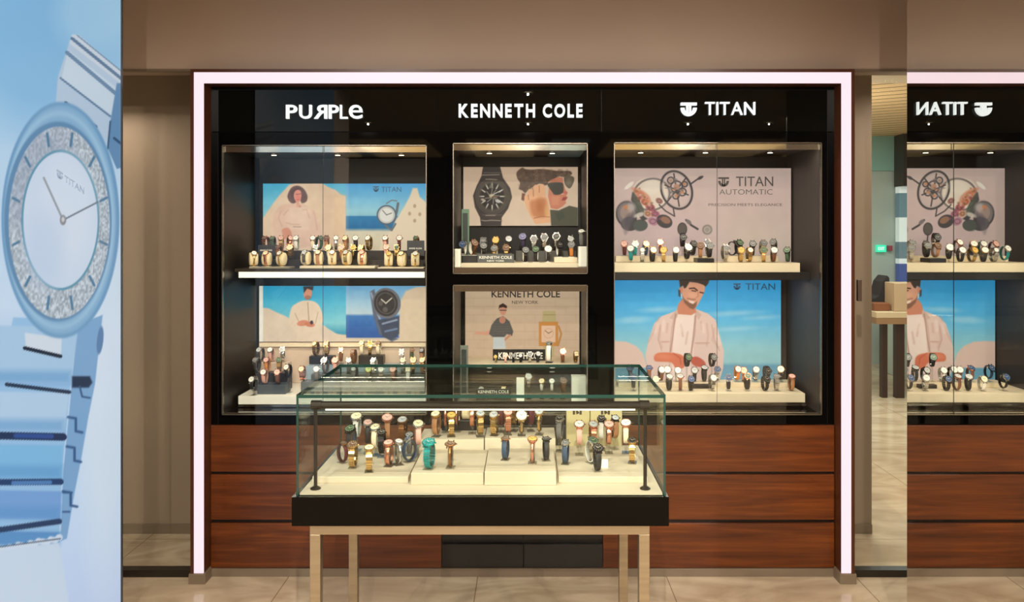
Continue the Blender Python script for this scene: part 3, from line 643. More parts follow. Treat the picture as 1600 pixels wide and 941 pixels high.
D.rect(842, 503, 872, 541, (206, 140, 72)); D.rect(846, 509, 868, 535, (232, 192, 162)); D.ring(857, 521, 8, 8, 1, (214, 160, 120), op=.8)
D.line([(857, 521), (852, 517)], 1, (120, 90, 60)); D.line([(857, 521), (862, 518)], 1, (120, 90, 60)); D.line([(873, 510), (877, 522), (872, 540)], 3, (196, 138, 84)); D.rect(849, 541, 866, 569, (190, 170, 120))
tD = [lambda b, Y: px_text(b, 'KENNETH COLE', 768, 875, 454, 465, Y, bold=.02), lambda b, Y: px_text(b, 'NEW YORK', 800, 841, 470, 475, Y)]
poster('backlit brick-wall poster of a man and square gold watch, lower central showcase', D, 727, 905, 452, 569, .62, tD)
# E upper right
E = Art(946, 1236, 263, 412, .7)
E.vgrad([(263, (206, 182, 176)), (340, (204, 178, 172)), (412, (196, 174, 166))]); E.ell(1180, 380, 90, 45, (214, 194, 178), soft=60, op=.7); E.ell(1060, 370, 60, 30, (206, 178, 182), soft=40, op=.5); E.grain(6, 16)
g1, g2, g3 = (74, 68, 70), (126, 116, 114), (186, 172, 166)
E.ell(980, 336, 16, 20, g2); E.ring(979, 334, 17, 20, 3, g1); E.ell(978, 332, 9, 11, (196, 160, 140)); E.ell(984, 350, 14, 11, g1); E.ell(1001, 352, 11, 9, (84, 84, 86)); E.ell(982, 326, 6, 4, (196, 112, 76))
E.poly([(988, 298), (996, 284), (1012, 278), (1030, 280), (1042, 290), (1040, 318), (1022, 332), (1000, 326), (990, 314)], (226, 208, 192), 2.5, curve=True)
E.ring(1018, 304, 30, 26, 3.2, g2, -15); E.poly([(988, 300), (994, 318), (1004, 336), (1012, 342), (1004, 346), (992, 330), (986, 312)], g1, 2)
for x, y, r_, c in ((1001, 304, 7, (206, 112, 80)), (1008, 316, 7, (196, 96, 72)), (1016, 324, 8, (180, 90, 92)), (1024, 334, 7, (170, 96, 120)), (1012, 334, 6, (196, 132, 96)), (1030, 314, 6, (160, 108, 100)), (1020, 346, 8, (176, 120, 140)), (996, 312, 5, (178, 88, 66))):
    E.ell(x, y, r_, r_*.75, c, 30, op=.9); E.ring(x, y, r_*.6, r_*.5, 1, g1, op=.7)
E.ell(1038, 346, 13, 10, g1, 25); E.ell(1040, 344, 8, 5, (150, 110, 90), 25)
E.line([(1052, 326), (1054, 338), (1040, 330), (1030, 320)], 2, g1)
for rx in ((25, 32, 3.4, g1), (21, 27, 1.2, g3)): E.ring(1057, 297, rx[0], rx[1], rx[2], rx[3], -22)
for k in range(6):
    a = k*math.pi/3+.3; E.line([(1057, 297), (1057+19*math.cos(a), 297+26*math.sin(a))], 2.2, g1)
for x, y, r_ in ((1057, 292, 10), (1048, 282, 6), (1066, 300, 7), (1056, 306, 6), (1070, 288, 5)):
    E.ring(x, y, r_, r_, 2.2, g1); E.ell(x, y, r_*.45, r_*.45, (186, 140, 116))
E.line([(1080, 287), (1090, 280), (1098, 276)], 2.4, g1); E.ell(1094, 278, 4.5, 2.4, g1, -30); E.ell(983, 290, 9, 3, (238, 226, 214), -40)
E.ell(1066, 358, 7.5, 10, (96, 88, 82)); E.ring(1066, 358, 7.5, 10, 1.4, g1); E.line([(1066, 366), (1067, 378)], 2, g1)
E.line([(1072, 344), (1080, 352), (1090, 358)], 3.2, g1); E.ell(1076, 347, 5, 3, g2, 40); E.ring(1105, 359, 8, 8, 3, (146, 136, 128)); E.ell(1105, 359, 4, 4, (160, 150, 140))
z = E.zoom(955, 255, 7.53)
z.poly([(250, 350), (300, 380), (380, 540), (380, 620), (310, 580), (260, 450)], (84, 88, 78), 14, .9, True); z.ell(470, 290, 110, 80, (232, 218, 204), -20, 40, .8)
z.poly([(240, 300), (330, 300), (440, 380), (470, 470), (420, 500), (330, 420)], (206, 132, 102), 24, .75, True)
for k in range(40): a_ = rg.random(); z.ell(300+a_*280+rg.uniform(-40, 40), 330+a_*330+rg.uniform(-60, 60), rg.uniform(8, 18), rg.uniform(8, 16), [(176, 96, 72), (96, 72, 70), (214, 176, 160), (150, 84, 110), (130, 100, 70)][k % 5], 0, 10, .65)
for k in range(26): a_ = rg.uniform(0, 6.28); r_ = rg.uniform(0, 1)**.5; z.ell(760+110*r_*math.cos(a_), 290+110*r_*math.sin(a_), rg.uniform(10, 22), rg.uniform(8, 18), [(96, 90, 92), (150, 140, 140), (196, 130, 90), (118, 108, 108)][k % 4], 0, 12, .6)
z.poly([(60, 560), (120, 460), (220, 440), (290, 500), (300, 580), (230, 700), (200, 800), (160, 840), (120, 700)], (128, 116, 118), 30, .55, True); z.ell(205, 680, 50, 80, (84, 76, 86), 20, 40, .7); z.ell(230, 520, 50, 50, (196, 188, 184), 0, 40, .7); z.ell(170, 515, 26, 22, (206, 128, 76), 0, 16, .8)
z.ell(340, 740, 80, 60, (84, 90, 82), -10, 20, .8); z.ell(330, 610, 60, 26, (222, 210, 196), -20, 16, .8)
E.line([(1121, 263), (1121, 412)], 1, (186, 158, 156), op=.6)
tE = [lambda b, Y: px_logo(b, 1122, 1139, 277, 292, Y), lambda b, Y: px_text(b, 'TITAN', 1150, 1208, 276, 291, Y), lambda b, Y: px_text(b, 'AUTOMATIC', 1124, 1207, 296, 304, Y, bold=-.012),
      lambda b, Y: px_text(b, 'PRECISION MEETS ELEGANCE', 1107, 1222, 318, 322, Y, bold=-.01)]
poster('pinkish backlit poster of mechanical watch flowers beside dark lettering, upper right showcase', E, 946, 1236, 263, 412, .56, tE, Y=4.245)
# F lower right
G_ = Art(945, 1220, 438, 600, .7)
G_.vgrad([(438, (44, 160, 226)), (490, (88, 178, 226)), (545, (150, 200, 206)), (566, (150, 196, 200)), (572, (104, 160, 184)), (600, (120, 168, 186))])
for x, y, rx, ry in ((1145, 490, 40, 4), (1030, 484, 26, 4), (1190, 496, 24, 3), (1150, 514, 30, 3), (990, 500, 24, 5)): G_.ell(x, y, rx, ry, (176, 212, 226), -3, soft=5, op=.5)
G_.grain(7, 12)
G_.poly([(939, 534), (960, 533), (978, 534), (994, 541), (1004, 552), (1012, 575), (939, 575)], (222, 190, 176), 2.5)
sh, sh2, sh3 = (222, 192, 180), (196, 160, 148), (236, 212, 200)
G_.poly([(1008, 556), (1014, 530), (1022, 506), (1034, 494), (1056, 486), (1074, 480), (1090, 484), (1106, 490), (1118, 500), (1124, 524), (1131, 548), (1130, 575), (1122, 602), (1020, 602), (1012, 578)], sh, 1.6)
G_.poly([(1058, 490), (1072, 486), (1086, 488), (1084, 520), (1082, 600), (1050, 600), (1052, 520)], sh3, 1.5)
for q in ([(1055, 488), (1050, 512), (1047, 540), (1046, 590)], [(1087, 488), (1086, 520), (1081, 545), (1080, 590)], [(1032, 508), (1028, 530), (1034, 548)], [(1112, 508), (1116, 530), (1124, 548)], [(1033, 534), (1046, 534)], [(1086, 536), (1108, 536)]): G_.line(q, 1.5, sh2, 1.5, .85)
G_.poly([(1046, 497), (1057, 484), (1062, 482), (1058, 496), (1052, 500)], (206, 174, 160), 1.2); G_.poly([(1088, 484), (1096, 492), (1092, 500), (1086, 492)], (206, 174, 160), 1.2)
z = G_.zoom(1000, 436, 6.72)
z.poly([(400, 270), (440, 210), (580, 300), (590, 350), (540, 380), (400, 370), (390, 310)], (206, 134, 106), 10)
z.poly([(440, 90), (500, 30), (660, 50), (680, 110), (650, 190), (600, 280), (560, 320), (520, 300), (460, 230), (440, 160)], (224, 162, 132), 10, 1, True)
z.ell(550, 170, 50, 30, (238, 178, 150), 20, 40, .7); z.ell(500, 90, 40, 40, (232, 176, 148), 0, 40, .6)
z.poly([(446, 180), (470, 215), (520, 250), (560, 262), (600, 236), (590, 290), (560, 322), (520, 306), (465, 250)], (120, 84, 68), 14, .85)
z.line([(500, 205), (540, 215), (580, 214)], 12, (130, 88, 70), 14, .6); z.poly([(510, 222), (575, 240), (555, 262), (522, 248)], (240, 214, 200), 7)
z.line([(520, 100), (570, 96), (600, 120)], 14, (76, 50, 42), 8); z.line([(545, 122), (585, 130)], 11, (90, 60, 52), 7); z.line([(630, 140), (664, 148)], 13, (84, 56, 46), 8)
z.line([(606, 130), (612, 180), (590, 196)], 8, (190, 120, 92), 8, .8); z.ell(430, 115, 18, 34, (214, 144, 118), 0, 8); z.line([(432, 160), (438, 200)], 8, (240, 226, 214), 6)
z.poly([(420, 90), (410, 10), (500, -20), (740, -20), (715, 50), (690, 80), (660, 60), (600, 40), (520, 30), (485, 90), (465, 100), (450, 70), (430, 80)], (62, 50, 46), 12)
z.poly([(400, 110), (424, 120), (424, 190), (404, 180)], (74, 52, 46), 10, .8)
for q in ([(375, 370), (355, 500), (345, 600), (320, 760)], [(580, 390), (572, 480), (560, 600), (545, 720), (530, 820)]): z.line(q, 14, (168, 124, 108), 12, .75)
for q in ([(200, 400), (140, 560), (90, 660)], [(215, 520), (200, 640), (230, 720)], [(290, 470), (280, 560)], [(700, 470), (715, 600), (700, 700)], [(780, 520), (760, 640), (820, 720)], [(235, 665), (290, 660)], [(600, 680), (700, 678)], [(430, 480), (450, 600)], [(640, 450), (650, 520)], [(500, 560), (480, 680)]): z.line(q, 16, (200, 158, 142), 22, .6)
for q in ([(180, 470), (160, 560)], [(250, 440), (240, 540)], [(440, 420), (430, 540)], [(660, 480), (670, 560)], [(820, 600), (840, 680)]): z.line(q, 24, (240, 216, 204), 30, .6)
z.poly([(150, 810), (200, 775), (340, 775), (440, 800), (470, 850), (460, 930), (380, 945), (330, 880), (220, 870), (155, 860)], (212, 118, 88), 14, 1, True)
z.ell(250, 815, 80, 26, (226, 136, 104), 5, 30, .7); z.line([(350, 780), (420, 830), (430, 900)], 10, (170, 80, 62), 10, .7)
z.poly([(530, 840), (590, 815), (660, 850), (690, 900), (640, 925), (560, 905)], (190, 92, 76), 14, 1, True)
def tF(b, Y): px_logo(b, 1146, 1157, 443, 453, Y); px_text(b, 'TITAN', 1165, 1211, 443, 453, Y)
poster('blue-sky backlit poster of a bearded man in an open beige shirt, lower right showcase', G_, 945, 1220, 438, 600, .62, tF, txtmat=mat('poster_navy_ink', (40, 92, 140), .5))
# backing boards below the lower left print
MB().box(PX(405, YB-.012), PX(683, YB-.012), YB-.014, YB+.006, zld+.001, PZ(535, YB)).build('backing_board', mat('pale_board', (205, 182, 160), .5), label='pale beige backing board under the lower left poster', cat='board')
MB().box(PX(405, YB-.03), PX(683, YB-.03), YB-.03, YB-.0145, PZ(541, YB), PZ(536, YB)).build('picture_ledge', CREAM, label='narrow cream ledge under the lower left poster', cat='ledge', bevel=.001)

# G: large backlit watch advert on the left column
XL = -1.565
W = Art(-100, 188, -12, 960, 8)
_Z, _H = np.meshgrid(np.linspace(1.205, F*(-XL)/(CX-188), 480), np.linspace(CEIL-.004, .004, 780))
W.X = CX-F*(-XL)/_Z; W.Y = CY+(EYE-_H)*F/_Z; W.C = np.zeros(W.X.shape+(3,))
W.vgrad([(0, (150, 196, 232)), (60, (152, 198, 232)), (250, (180, 210, 236)), (520, (200, 220, 242)), (700, (196, 222, 246)), (850, (196, 218, 246)), (941, (190, 210, 242))])
W.ell(60, 60, 110, 140, (112, 172, 218), soft=70, op=.55); W.ell(150, 20, 60, 60, (170, 210, 236), soft=40, op=.6); W.ell(20, 560, 80, 60, (166, 196, 232), soft=40, op=.5); W.ell(165, 600, 40, 300, (214, 228, 242), soft=30, op=.7)
# upper bracelet
stl, std, sth = (178, 200, 222), (92, 122, 152), (214, 226, 238)
W.poly([(112, 54), (124, 56), (190, 118), (190, 260), (150, 200), (86, 168), (90, 120)], stl, 2)
W.poly([(112, 54), (122, 54), (190, 112), (190, 132), (108, 68)], (200, 214, 228), 1.5); W.line([(112, 60), (188, 122)], 5, (96, 126, 158)); W.line([(120, 55), (190, 112)], 2, (120, 146, 174))
W.poly([(106, 78), (180, 136), (176, 182), (96, 122)], (196, 214, 230), 1.5); W.line([(104, 82), (180, 146)], 6, (108, 140, 172)); W.line([(94, 122), (172, 182)], 3, (96, 128, 160)); W.line([(102, 160), (150, 198)], 4, (62, 92, 122))
W.poly([(182, 130), (190, 130), (190, 262), (182, 264), (168, 232), (172, 190)], (100, 142, 182), 2); W.line([(178, 216), (188, 224)], 4, (54, 84, 120)); W.line([(172, 190), (168, 232)], 3, (70, 100, 134))
# lower bracelet: main links
W.poly([(20, 496), (120, 500), (110, 600), (102, 680), (96, 750), (92, 845), (0, 862), (-240, 872), (-240, 600), (2, 590)], (150, 192, 230), 2)
W.poly([(120, 508), (160, 492), (154, 545), (148, 600), (138, 650), (126, 720), (116, 770), (104, 842), (94, 846), (98, 740), (108, 640)], (126, 168, 210), 2)
for y0, y1, xr0, xr1, tone in ((505, 600, 122, 110, (166, 200, 230)), (608, 676, 108, 100, (176, 206, 234)), (690, 748, 98, 96, (128, 186, 228)), (762, 812, 96, 94, (120, 164, 218)), (826, 852, 94, 92, (98, 148, 200))):
    W.poly([(-240, y0), (xr0, y0+6), (xr1, y1), (-240, y1-4)], tone, 3)
    W.poly([(-240, y1-22), (xr1, y1-20), (xr1, y1), (-240, y1-4)], (92, 150, 204), 12, .55)
W.line([(10, 601), (108, 613)], 6, (42, 58, 84)); W.line([(0, 681), (98, 683)], 12, (40, 58, 92)); W.line([(24, 681), (80, 682)], 7, (52, 84, 150)); W.line([(-240, 676), (0, 681)], 10, (40, 58, 92))
W.line([(-240, 756), (94, 753)], 10, (44, 70, 112)); W.line([(20, 755), (78, 754)], 6, (84, 130, 186)); W.line([(-240, 838), (0, 828), (92, 815)], 9, (48, 70, 104))
W.poly([(38, 520), (96, 528), (95, 556), (40, 546)], (206, 220, 234), 2); W.line([(38, 544), (94, 557)], 6, (34, 46, 66))
W.poly([(112, 588), (140, 588), (144, 598), (138, 606), (112, 606)], (40, 56, 84), 3)
for x, y in ((106, 652), (104, 698), (98, 768)): W.line([(x, y), (x+12, y+2), (x+12, y+22), (x+22, y+24)], 4, (60, 96, 142), 2)
W.line([(124, 604), (128, 620), (140, 622)], 3, (60, 92, 136)); W.line([(98, 770), (112, 770)], 3, (60, 96, 142)); W.line([(98, 800), (108, 800)], 3, (60, 96, 142)); W.ell(156, 532, 5, 22, (96, 132, 176), 6)
for k in range(16):
    x = -4+k*6.4; W.ell(x, 858-k*1.2+(k*37 % 5), 5.5, 5, (206, 222, 240), soft=2)
W.line([(-10, 856), (94, 842)], 2, (40, 52, 72), op=.8); W.poly([(-240, 872), (0, 860), (92, 848), (110, 960), (-240, 960)], (200, 218, 238), 3)
# watch head
W.ell(94, 344, 92, 184, (134, 176, 210)); W.ring(94, 344, 92, 184, 5, (110, 156, 196), soft=3)
W.ring(92, 344, 86, 170, 6, (156, 194, 222), soft=4); W.ell(90, 346, 84, 156, (98, 140, 178), soft=2.5)
ringm = W.ellmask(92, 348, 79, 150)-W.ellmask(93, 344, 60, 108); W.put(ringm, (176, 188, 200)); W.grain(70, 2, ringm); W.put(W.ellmask(60, 280, 60, 90, soft=30)*ringm, (150, 164, 190), .45)
W.ell(94, 344, 61, 110, (96, 150, 176)); W.ell(94, 344, 58, 106, (200, 216, 236)); W.ell(105, 330, 40, 80, (212, 224, 240), soft=25, op=.7); W.ell(70, 390, 30, 60, (186, 206, 232), soft=25, op=.6)
for k in range(12):
    a = k*math.pi/6+.26; ca, sa = math.cos(a), math.sin(a)
    W.line([(93+66*ca, 346+122*sa), (93+76*ca, 346+142*sa)], 4, (84, 126, 158), 1.5)
W.line([(98, 344), (68, 278)], 3.2, (150, 158, 168)); W.line([(98, 344), (152, 316)], 2.6, (112, 124, 140)); W.ell(98, 344, 5, 8, (140, 142, 148)); W.ell(98, 343, 2.5, 4, (200, 204, 210))
def lb(X, Y_):
    Z = F*(-XL)/(CX-X); return (np.full(X.shape, XL+.001), Z, EYE+(CY-Y_)*Z/F)
t = thing('advert_lightbox', 'tall blue backlit advert of a steel bracelet watch on the left column', 'lightbox', (XL, 2.5, 0))
zb = F*(-XL)/(CX+100); ze = F*(-XL)/(CX-188)
MB().box(-1.58, XL, 1.2, ze+.002, 0, CEIL-.002).build('housing', mat('lightbox_face', (198, 218, 238), .4, emit=(190, 212, 236), es=.4), t)
# print: one grid in plane coordinates, clipped to the housing height
hh, ww = W.X.shape
Zg = F*(-XL)/(CX-W.X); Hg = EYE+(CY-W.Y)*Zg/F
prt = W.build('print', lb, t, .78)
MB().box(-1.585, XL+.004, ze+.002, ze+.012, 0, CEIL-.002).build('edge_frame', mat('silver_edge', (80, 84, 88), .3, .6), t)
# logo on the dial
cs = MB(); px_logo(cs, 0, 10, 0, 10, 1.0); px_text(cs, 'TITAN', 13, 44, 1, 9, 1.0)
for i, v in enumerate(cs.v):
    u = v.x*F+CX; q = CY-(v.z-EYE)*F                        # flat logo units
    X_ = 87+u*.98; Y_ = 264+q*1.25+u*.64; Z = F*(-XL)/(CX-X_)
    cs.v[i] = Vector((XL+.0035 if v.y < .999 else XL+.0015, Z, EYE+(CY-Y_)*Z/F))
cs.build('lettering', mat('grey_print', (120, 136, 156), .4, emit=(140, 156, 178), es=.42), t)

# ------------------------------------------------------------------ glass table showcase in front
T0, T1 = 2.37, 2.92
gx0, gx1 = PX(463, T0), PX(1040, T0); gz1 = PZ(617, T0); gz0 = PZ(775, T0)
tt = thing('glass_display_table', 'glass-topped watch display table with black base and steel legs in front', 'display table', ((gx0+gx1)/2, (T0+T1)/2, 0))
bx0, bx1 = PX(456, T0-.01), PX(1045, T0-.01); bz0 = PZ(822, T0-.01)
MB().box(bx0, bx1, T0-.012, T1+.012, bz0, gz0).build('base_box', mat('black_lacquer_base', (3, 3, 3), .10, spec=.1), tt)
DZ = gz0+.006
MB().box(gx0+.008, gx1-.008, T0+.008, T1-.008, gz0, DZ).build('deck_board', TCREAM, tt)
e = .006
def pane(x0, x1, y0, y1, z0, z1, thin):
    fc = [1]*6
    i = {'x': (0, 1), 'y': (2, 3), 'z': (4, 5)}[thin]; fc[i[0]] = 0; fc[i[1]] = 0
    MB().box(x0, x1, y0, y1, z0, z1, faces=fc).build('glass_pane', [TGLASS, GEDGE], tt)
pane(gx0, gx1, T0, T1, gz1-.010, gz1, 'z')
pane(gx0+e, gx1-e, T0, T0+e, gz0, gz1-.0101, 'y'); pane(gx0+e, gx1-e, T1-e, T1, gz0, gz1-.0101, 'y')
pane(gx0, gx0+e, T0, T1, gz0, gz1-.0101, 'x'); pane(gx1-e, gx1, T0, T1, gz0, gz1-.0101, 'x')
lg = .031
xa, xb = PX(484, T0), PX(1015, T0)
legz = bz0-.03
for x0 in (xa, xb-lg):
    for y0 in (T0+.0, T1-.035):
        MB().box(x0, x0+lg, y0, y0+lg, 0, legz).build('leg', STEEL, tt, bevel=.001)
for y0 in (T0+.0, T1-.035): MB().box(xa, xb, y0, y0+lg, legz, bz0).build('rail', STEEL, tt, bevel=.001)
for x0 in (xa, xb-lg): MB().box(x0, x0+lg, T0+lg, T1-.035, legz, bz0).build('rail', STEEL, tt, bevel=.001)
YBAR = 2.415; zbar = PZ(633, YBAR); pxa, pxb = PX(493, YBAR), PX(1008, YBAR)
lb_ = thing('light_bar', 'dark bronze light bar on two slim posts inside the glass table', 'light bar', ((pxa+pxb)/2, YBAR, DZ))
MB().tube((pxa, YBAR, zbar), (pxb, YBAR, zbar), .0115, 16).build('tube', BRONZE, lb_, smooth=False)
MB().box(pxa+.03, pxb-.03, YBAR+.0, YBAR+.012, zbar-.0165, zbar-.0118).build('led_strip', LEDW, lb_)
for x in (pxa, pxb):
    MB().tube((x, YBAR, DZ+.006), (x, YBAR, zbar), .0055, 12).build('post', BRONZE, lb_)
    MB().lathe([(.016, 0), (.016, .003), (.009, .008)], 16, Matrix.Translation((x, YBAR, DZ))).build('flange', BRONZE, lb_)
    MB().tube((x-.018 if x == pxb else x-.012, YBAR, zbar), (x+.012 if x == pxb else x+.018, YBAR, zbar), .0145, 16).build('joint', BRONZE, lb_)
light('table_lamp', 'AREA', ((pxa+pxb)/2, YBAR+.006, zbar-.018), .5, (1, .90, .76), pxb-pxa-.08, .01, (R(28), 0, 0))

# ================================================================== watches
METAL = {'gold': mat('gold_metal', (216, 180, 118), .22, .95), 'silver': mat('silver_metal', (206, 204, 200), .2, .95),
         'rose': mat('rose_gold_metal', (226, 158, 128), .25, .95), 'black': mat('black_metal', (40, 38, 38), .3, .7), 'bronze': mat('bronze_metal', (150, 104, 66), .3, .9), 'teal': mat('teal_metal', (24, 150, 148), .3, .5)}
LEATHER = {'brown': (112, 66, 42), 'black': (26, 24, 24), 'blue': (44, 66, 92), 'tan': (176, 122, 80), 'white': (232, 226, 214), 'pink': (222, 166, 150),
           'green': (60, 84, 58), 'burgundy': (92, 34, 38), 'teal': (28, 140, 138), 'grey': (110, 106, 102), 'cream': (232, 214, 180), 'orange': (216, 134, 56), 'purple': (58, 50, 84)}
DIAL = {'white': (246, 242, 232), 'cream': (244, 228, 190), 'black': (26, 25, 26), 'blue': (42, 74, 120), 'green': (62, 92, 62), 'silver': (196, 196, 194), 'gold': (224, 182, 96),
        'brown': (104, 70, 50), 'pink': (232, 186, 172), 'grey': (110, 110, 112), 'teal': (24, 140, 140), 'pale green': (206, 214, 140), 'purple': (90, 90, 140)}
def leather(c): return mat('leather_'+c, LEATHER[c], .6)
def dialm(c): return mat('dial_'+c.replace(' ', '_'), DIAL[c], .35)
MARKD = mat('dial_marks_dark', (50, 46, 44), .4); MARKL = mat('dial_marks_light', (222, 214, 196), .4)
RY, RZ, CZ = .0235, .0335, .0385       # strap loop half-axes and centre height
def loop_pt(a): # ellipse point whose outward normal has elevation a, on the front side
    ca, sa = math.cos(a), math.sin(a); d = math.sqrt((RY*ca)**2+(RZ*sa)**2)
    return Vector((0, -RY*RY*ca/d, CZ+RZ*RZ*sa/d)), Vector((0, -ca, sa))
_cache = {}
def me_strap(kind, a):
    key = ('strap', kind, a)
    if key in _cache: return _cache[key]
    b = MB(); n = 30; w0 = {'leather': .0095, 'links': .0100, 'mesh': .0085, 'bangle': .0045}[kind]; th = {'leather': .0022, 'links': .0030, 'mesh': .0016, 'bangle': .003}[kind]
    def pt(t, r): return Vector((0, -(RY+r)*math.cos(t), CZ+(RZ+r)*math.sin(t)))
    p0, nrm = loop_pt(a); t0 = math.atan2((p0.z-CZ)/RZ, -p0.y/RY)
    def wid(t):
        d = abs((t-t0+math.pi) % (2*math.pi)-math.pi)/math.pi
        return w0*(1-.22*d)
    if kind == 'links':
        n = 26
        for i in range(n):
            a0 = t0+2*math.pi*(i+.06)/n; a1 = t0+2*math.pi*(i+.94)/n
            for s0, s1, dr in ((-1, -.4, 0), (-.36, .36, .0005), (.4, 1, 0)):
                w_ = wid(a0); k = len(b.v)
                for aa in (a0, a1):
                    for r in (0, th+dr):
                        for ss in (s0, s1): q = pt(aa, r); q.x = ss*w_; b.v.append(q)
                for q in ((0, 1, 3, 2), (4, 6, 7, 5), (0, 4, 5, 1), (2, 3, 7, 6), (0, 2, 6, 4), (1, 5, 7, 3)): b.f.append(tuple(k+j for j in q)); b.m.append(0)
    else:
        ring = [(-1, 0), (-1, .6), (-.85, 1), (.85, 1), (1, .6), (1, 0)]
        m = len(ring); k = len(b.v)
        for i in range(n):
            t = 2*math.pi*i/n
            for sx_, r in ring: q = pt(t, r*th); q.x = sx_*wid(t); b.v.append(q)
        for i in range(n):
            for j in range(m):
                i2 = (i+1) % n; j2 = (j+1) % m; b.f.append((k+i*m+j, k+i*m+j2, k+i2*m+j2, k+i2*m+j)); b.m.append(0)
    me = b.mesh('strap', BLACKM, smooth=(kind != 'links')); _cache[key] = me; return me
def frame_at(a):
    p, nrm = loop_pt(a); z = nrm; x = Vector((1, 0, 0)); y = z.cross(x)
    M = Matrix((x, y, z)).transposed().to_4x4(); M.translation = p+nrm*.0015; return M
def me_case(shape, a, r):
    key = ('case', shape, a, r)
    if key in _cache: return _cache[key]
    b = MB(); M = frame_at(a)
    if shape == 'round':
        b.lathe([(r*.80, 0), (r*.97, .0015), (r, .004), (r, .006), (r*.93, .0082), (r*.88, .0082), (r*.86, .0060)], 28, M)
    elif shape == 'oval':
        b.lathe([(r*.8, 0), (r, .003), (r, .005), (r*.9, .007), (r*.86, .0054)], 28, M @ Matrix.Diagonal((1.0, .72, 1, 1)))
    else:
        for q in ((-r*.86, -r*.7, -r, r), (r*.7, r*.86, -r, r), (-r*.86, r*.86, r*.84, r), (-r*.86, r*.86, -r, -r*.84)):
            b.box(q[0], q[1], q[2], q[3], 0, .0075, M=M)
        b.box(-r*.72, r*.72, -r*.86, r*.86, 0, .0055, M=M)
    for sx_ in (-1, 1):
        for sy_ in (-1, 1):
            b.box(sx_*.0085-.0016, sx_*.0085+.0016, sy_*r*.8, sy_*(r+.004), .0005, .0045, M=M) if sy_ > 0 else b.box(sx_*.0085-.0016, sx_*.0085+.0016, -(r+.004), -r*.8, .0005, .0045, M=M)
    b.lathe([(.0018, 0), (.0024, .001), (.0024, .0035), (.0016, .004)], 10, M @ Matrix.Translation((r*.97 if shape != 'square' else r*.84, 0, .004)) @ Matrix.Rotation(math.pi/2, 4, 'Y'))
    me = b.mesh('case', BLACKM); _cache[key] = me; return me
def me_dial(shape, a, r):
    key = ('dial', shape, a, r)
    if key in _cache: return _cache[key]
    b = MB(); M = frame_at(a)
    D_ = Matrix.Diagonal((1.0, .72, 1, 1)) if shape == 'oval' else Matrix.Identity(4)
    h = {'round': .0070, 'oval': .0062, 'square': .0056}[shape]
    if shape == 'square': b.box(-r*.69, r*.69, -r*.83, r*.83, h-.001, h, M=M)
    else: b.lathe([(r*.85, h-.001), (r*.85, h)], 28, M @ D_)
    for k in range(12):
        if shape == 'square' and k % 3: continue
        Mk = M @ D_ @ Matrix.Rotation(k*math.pi/6, 4, 'Z'); l0, l1 = (r*.62, r*.78) if shape != 'square' else (r*.48, r*.62)
        b.box(-.0005, .0005, l0, l1, h, h+.0003, 1, M=Mk)
    for ang, L_, wd in ((R(50), r*.42, .0007), (R(-62), r*.62, .0005)):
        b.box(-wd, wd, -r*.1, L_, h+.0004, h+.0008, 1, M=M @ D_ @ Matrix.Rotation(ang, 4, 'Z'))
    me = b.mesh('dial', [BLACKM, BLACKM]); _cache[key] = me; return me
def me_stand(kind, h):
    key = ('stand', kind, round(h, 3))
    if key in _cache: return _cache[key]
    b = MB(); n = 24
    def ell(r0, r1, x0, x1, t0=0, t1=2*math.pi):
        for i in range(n):
            a0 = t0+(t1-t0)*i/n; a1 = t0+(t1-t0)*(i+1)/n; P_ = []
            for aa in (a0, a1):
                for rr_ in (r0, r1):
                    for xx in (x0, x1): P_.append(Vector((xx, -(RY-rr_)*math.cos(aa), h+CZ+(RZ-rr_)*math.sin(aa))))
            k = len(b.v); b.v += P_
            for q in ((0, 1, 3, 2), (4, 6, 7, 5), (0, 4, 5, 1), (2, 3, 7, 6), (0, 2, 6, 4), (1, 5, 7, 3)): b.f.append(tuple(k+j for j in q)); b.m.append(0)
    if kind == 'cushion':
        prof = [(RY-.0008, -.0165), (RY-.0008, .0165)]
        # solid padded block filling the loop, wider than the strap
        k = len(b.v); m = 20
        for x_, sc in ((-.021, .80), (-.019, .94), (-.012, .985), (.012, .985), (.019, .94), (.021, .80)):
            for i in range(m):
                t = 2*math.pi*i/m; b.v.append(Vector((x_, -RY*sc*math.cos(t), h+CZ+RZ*sc*math.sin(t))))
        for j in range(5):
            for i in range(m):
                i2 = (i+1) % m; b.f.append((k+j*m+i, k+(j+1)*m+i, k+(j+1)*m+i2, k+j*m+i2)); b.m.append(0)
        b.f.append(tuple(k+i for i in range(m))); b.m.append(0); b.f.append(tuple(k+5*m+m-1-i for i in range(m))); b.m.append(0)
        b.box(-.02, .02, -.018, .018, 0, h+CZ-RZ-.0035 if h+CZ-RZ-.0035 > .001 else .0012)
    else:
        ell(.0008, .0034, -.0075, .0075)                      # ring that carries the strap
        b.box(-.014, .014, -.019, .019, 0, .0022)              # foot
        top = h+CZ-RZ+.0006
        if h > .004: b.box(-.004, .004, -.004, .004, .0022, top-.0038)
    me = b.mesh('stand', BLACKM, smooth=(kind == 'cushion')); _cache[key] = me; return me
ORD = ['first', 'second', 'third', 'fourth', 'fifth', 'sixth', 'seventh', 'eighth', 'ninth', 'tenth', 'eleventh', 'twelfth']
def setm(o, *ms):
    for i, m in enumerate(ms):
        o.material_slots[i].link = 'OBJECT'; o.material_slots[i].material = m
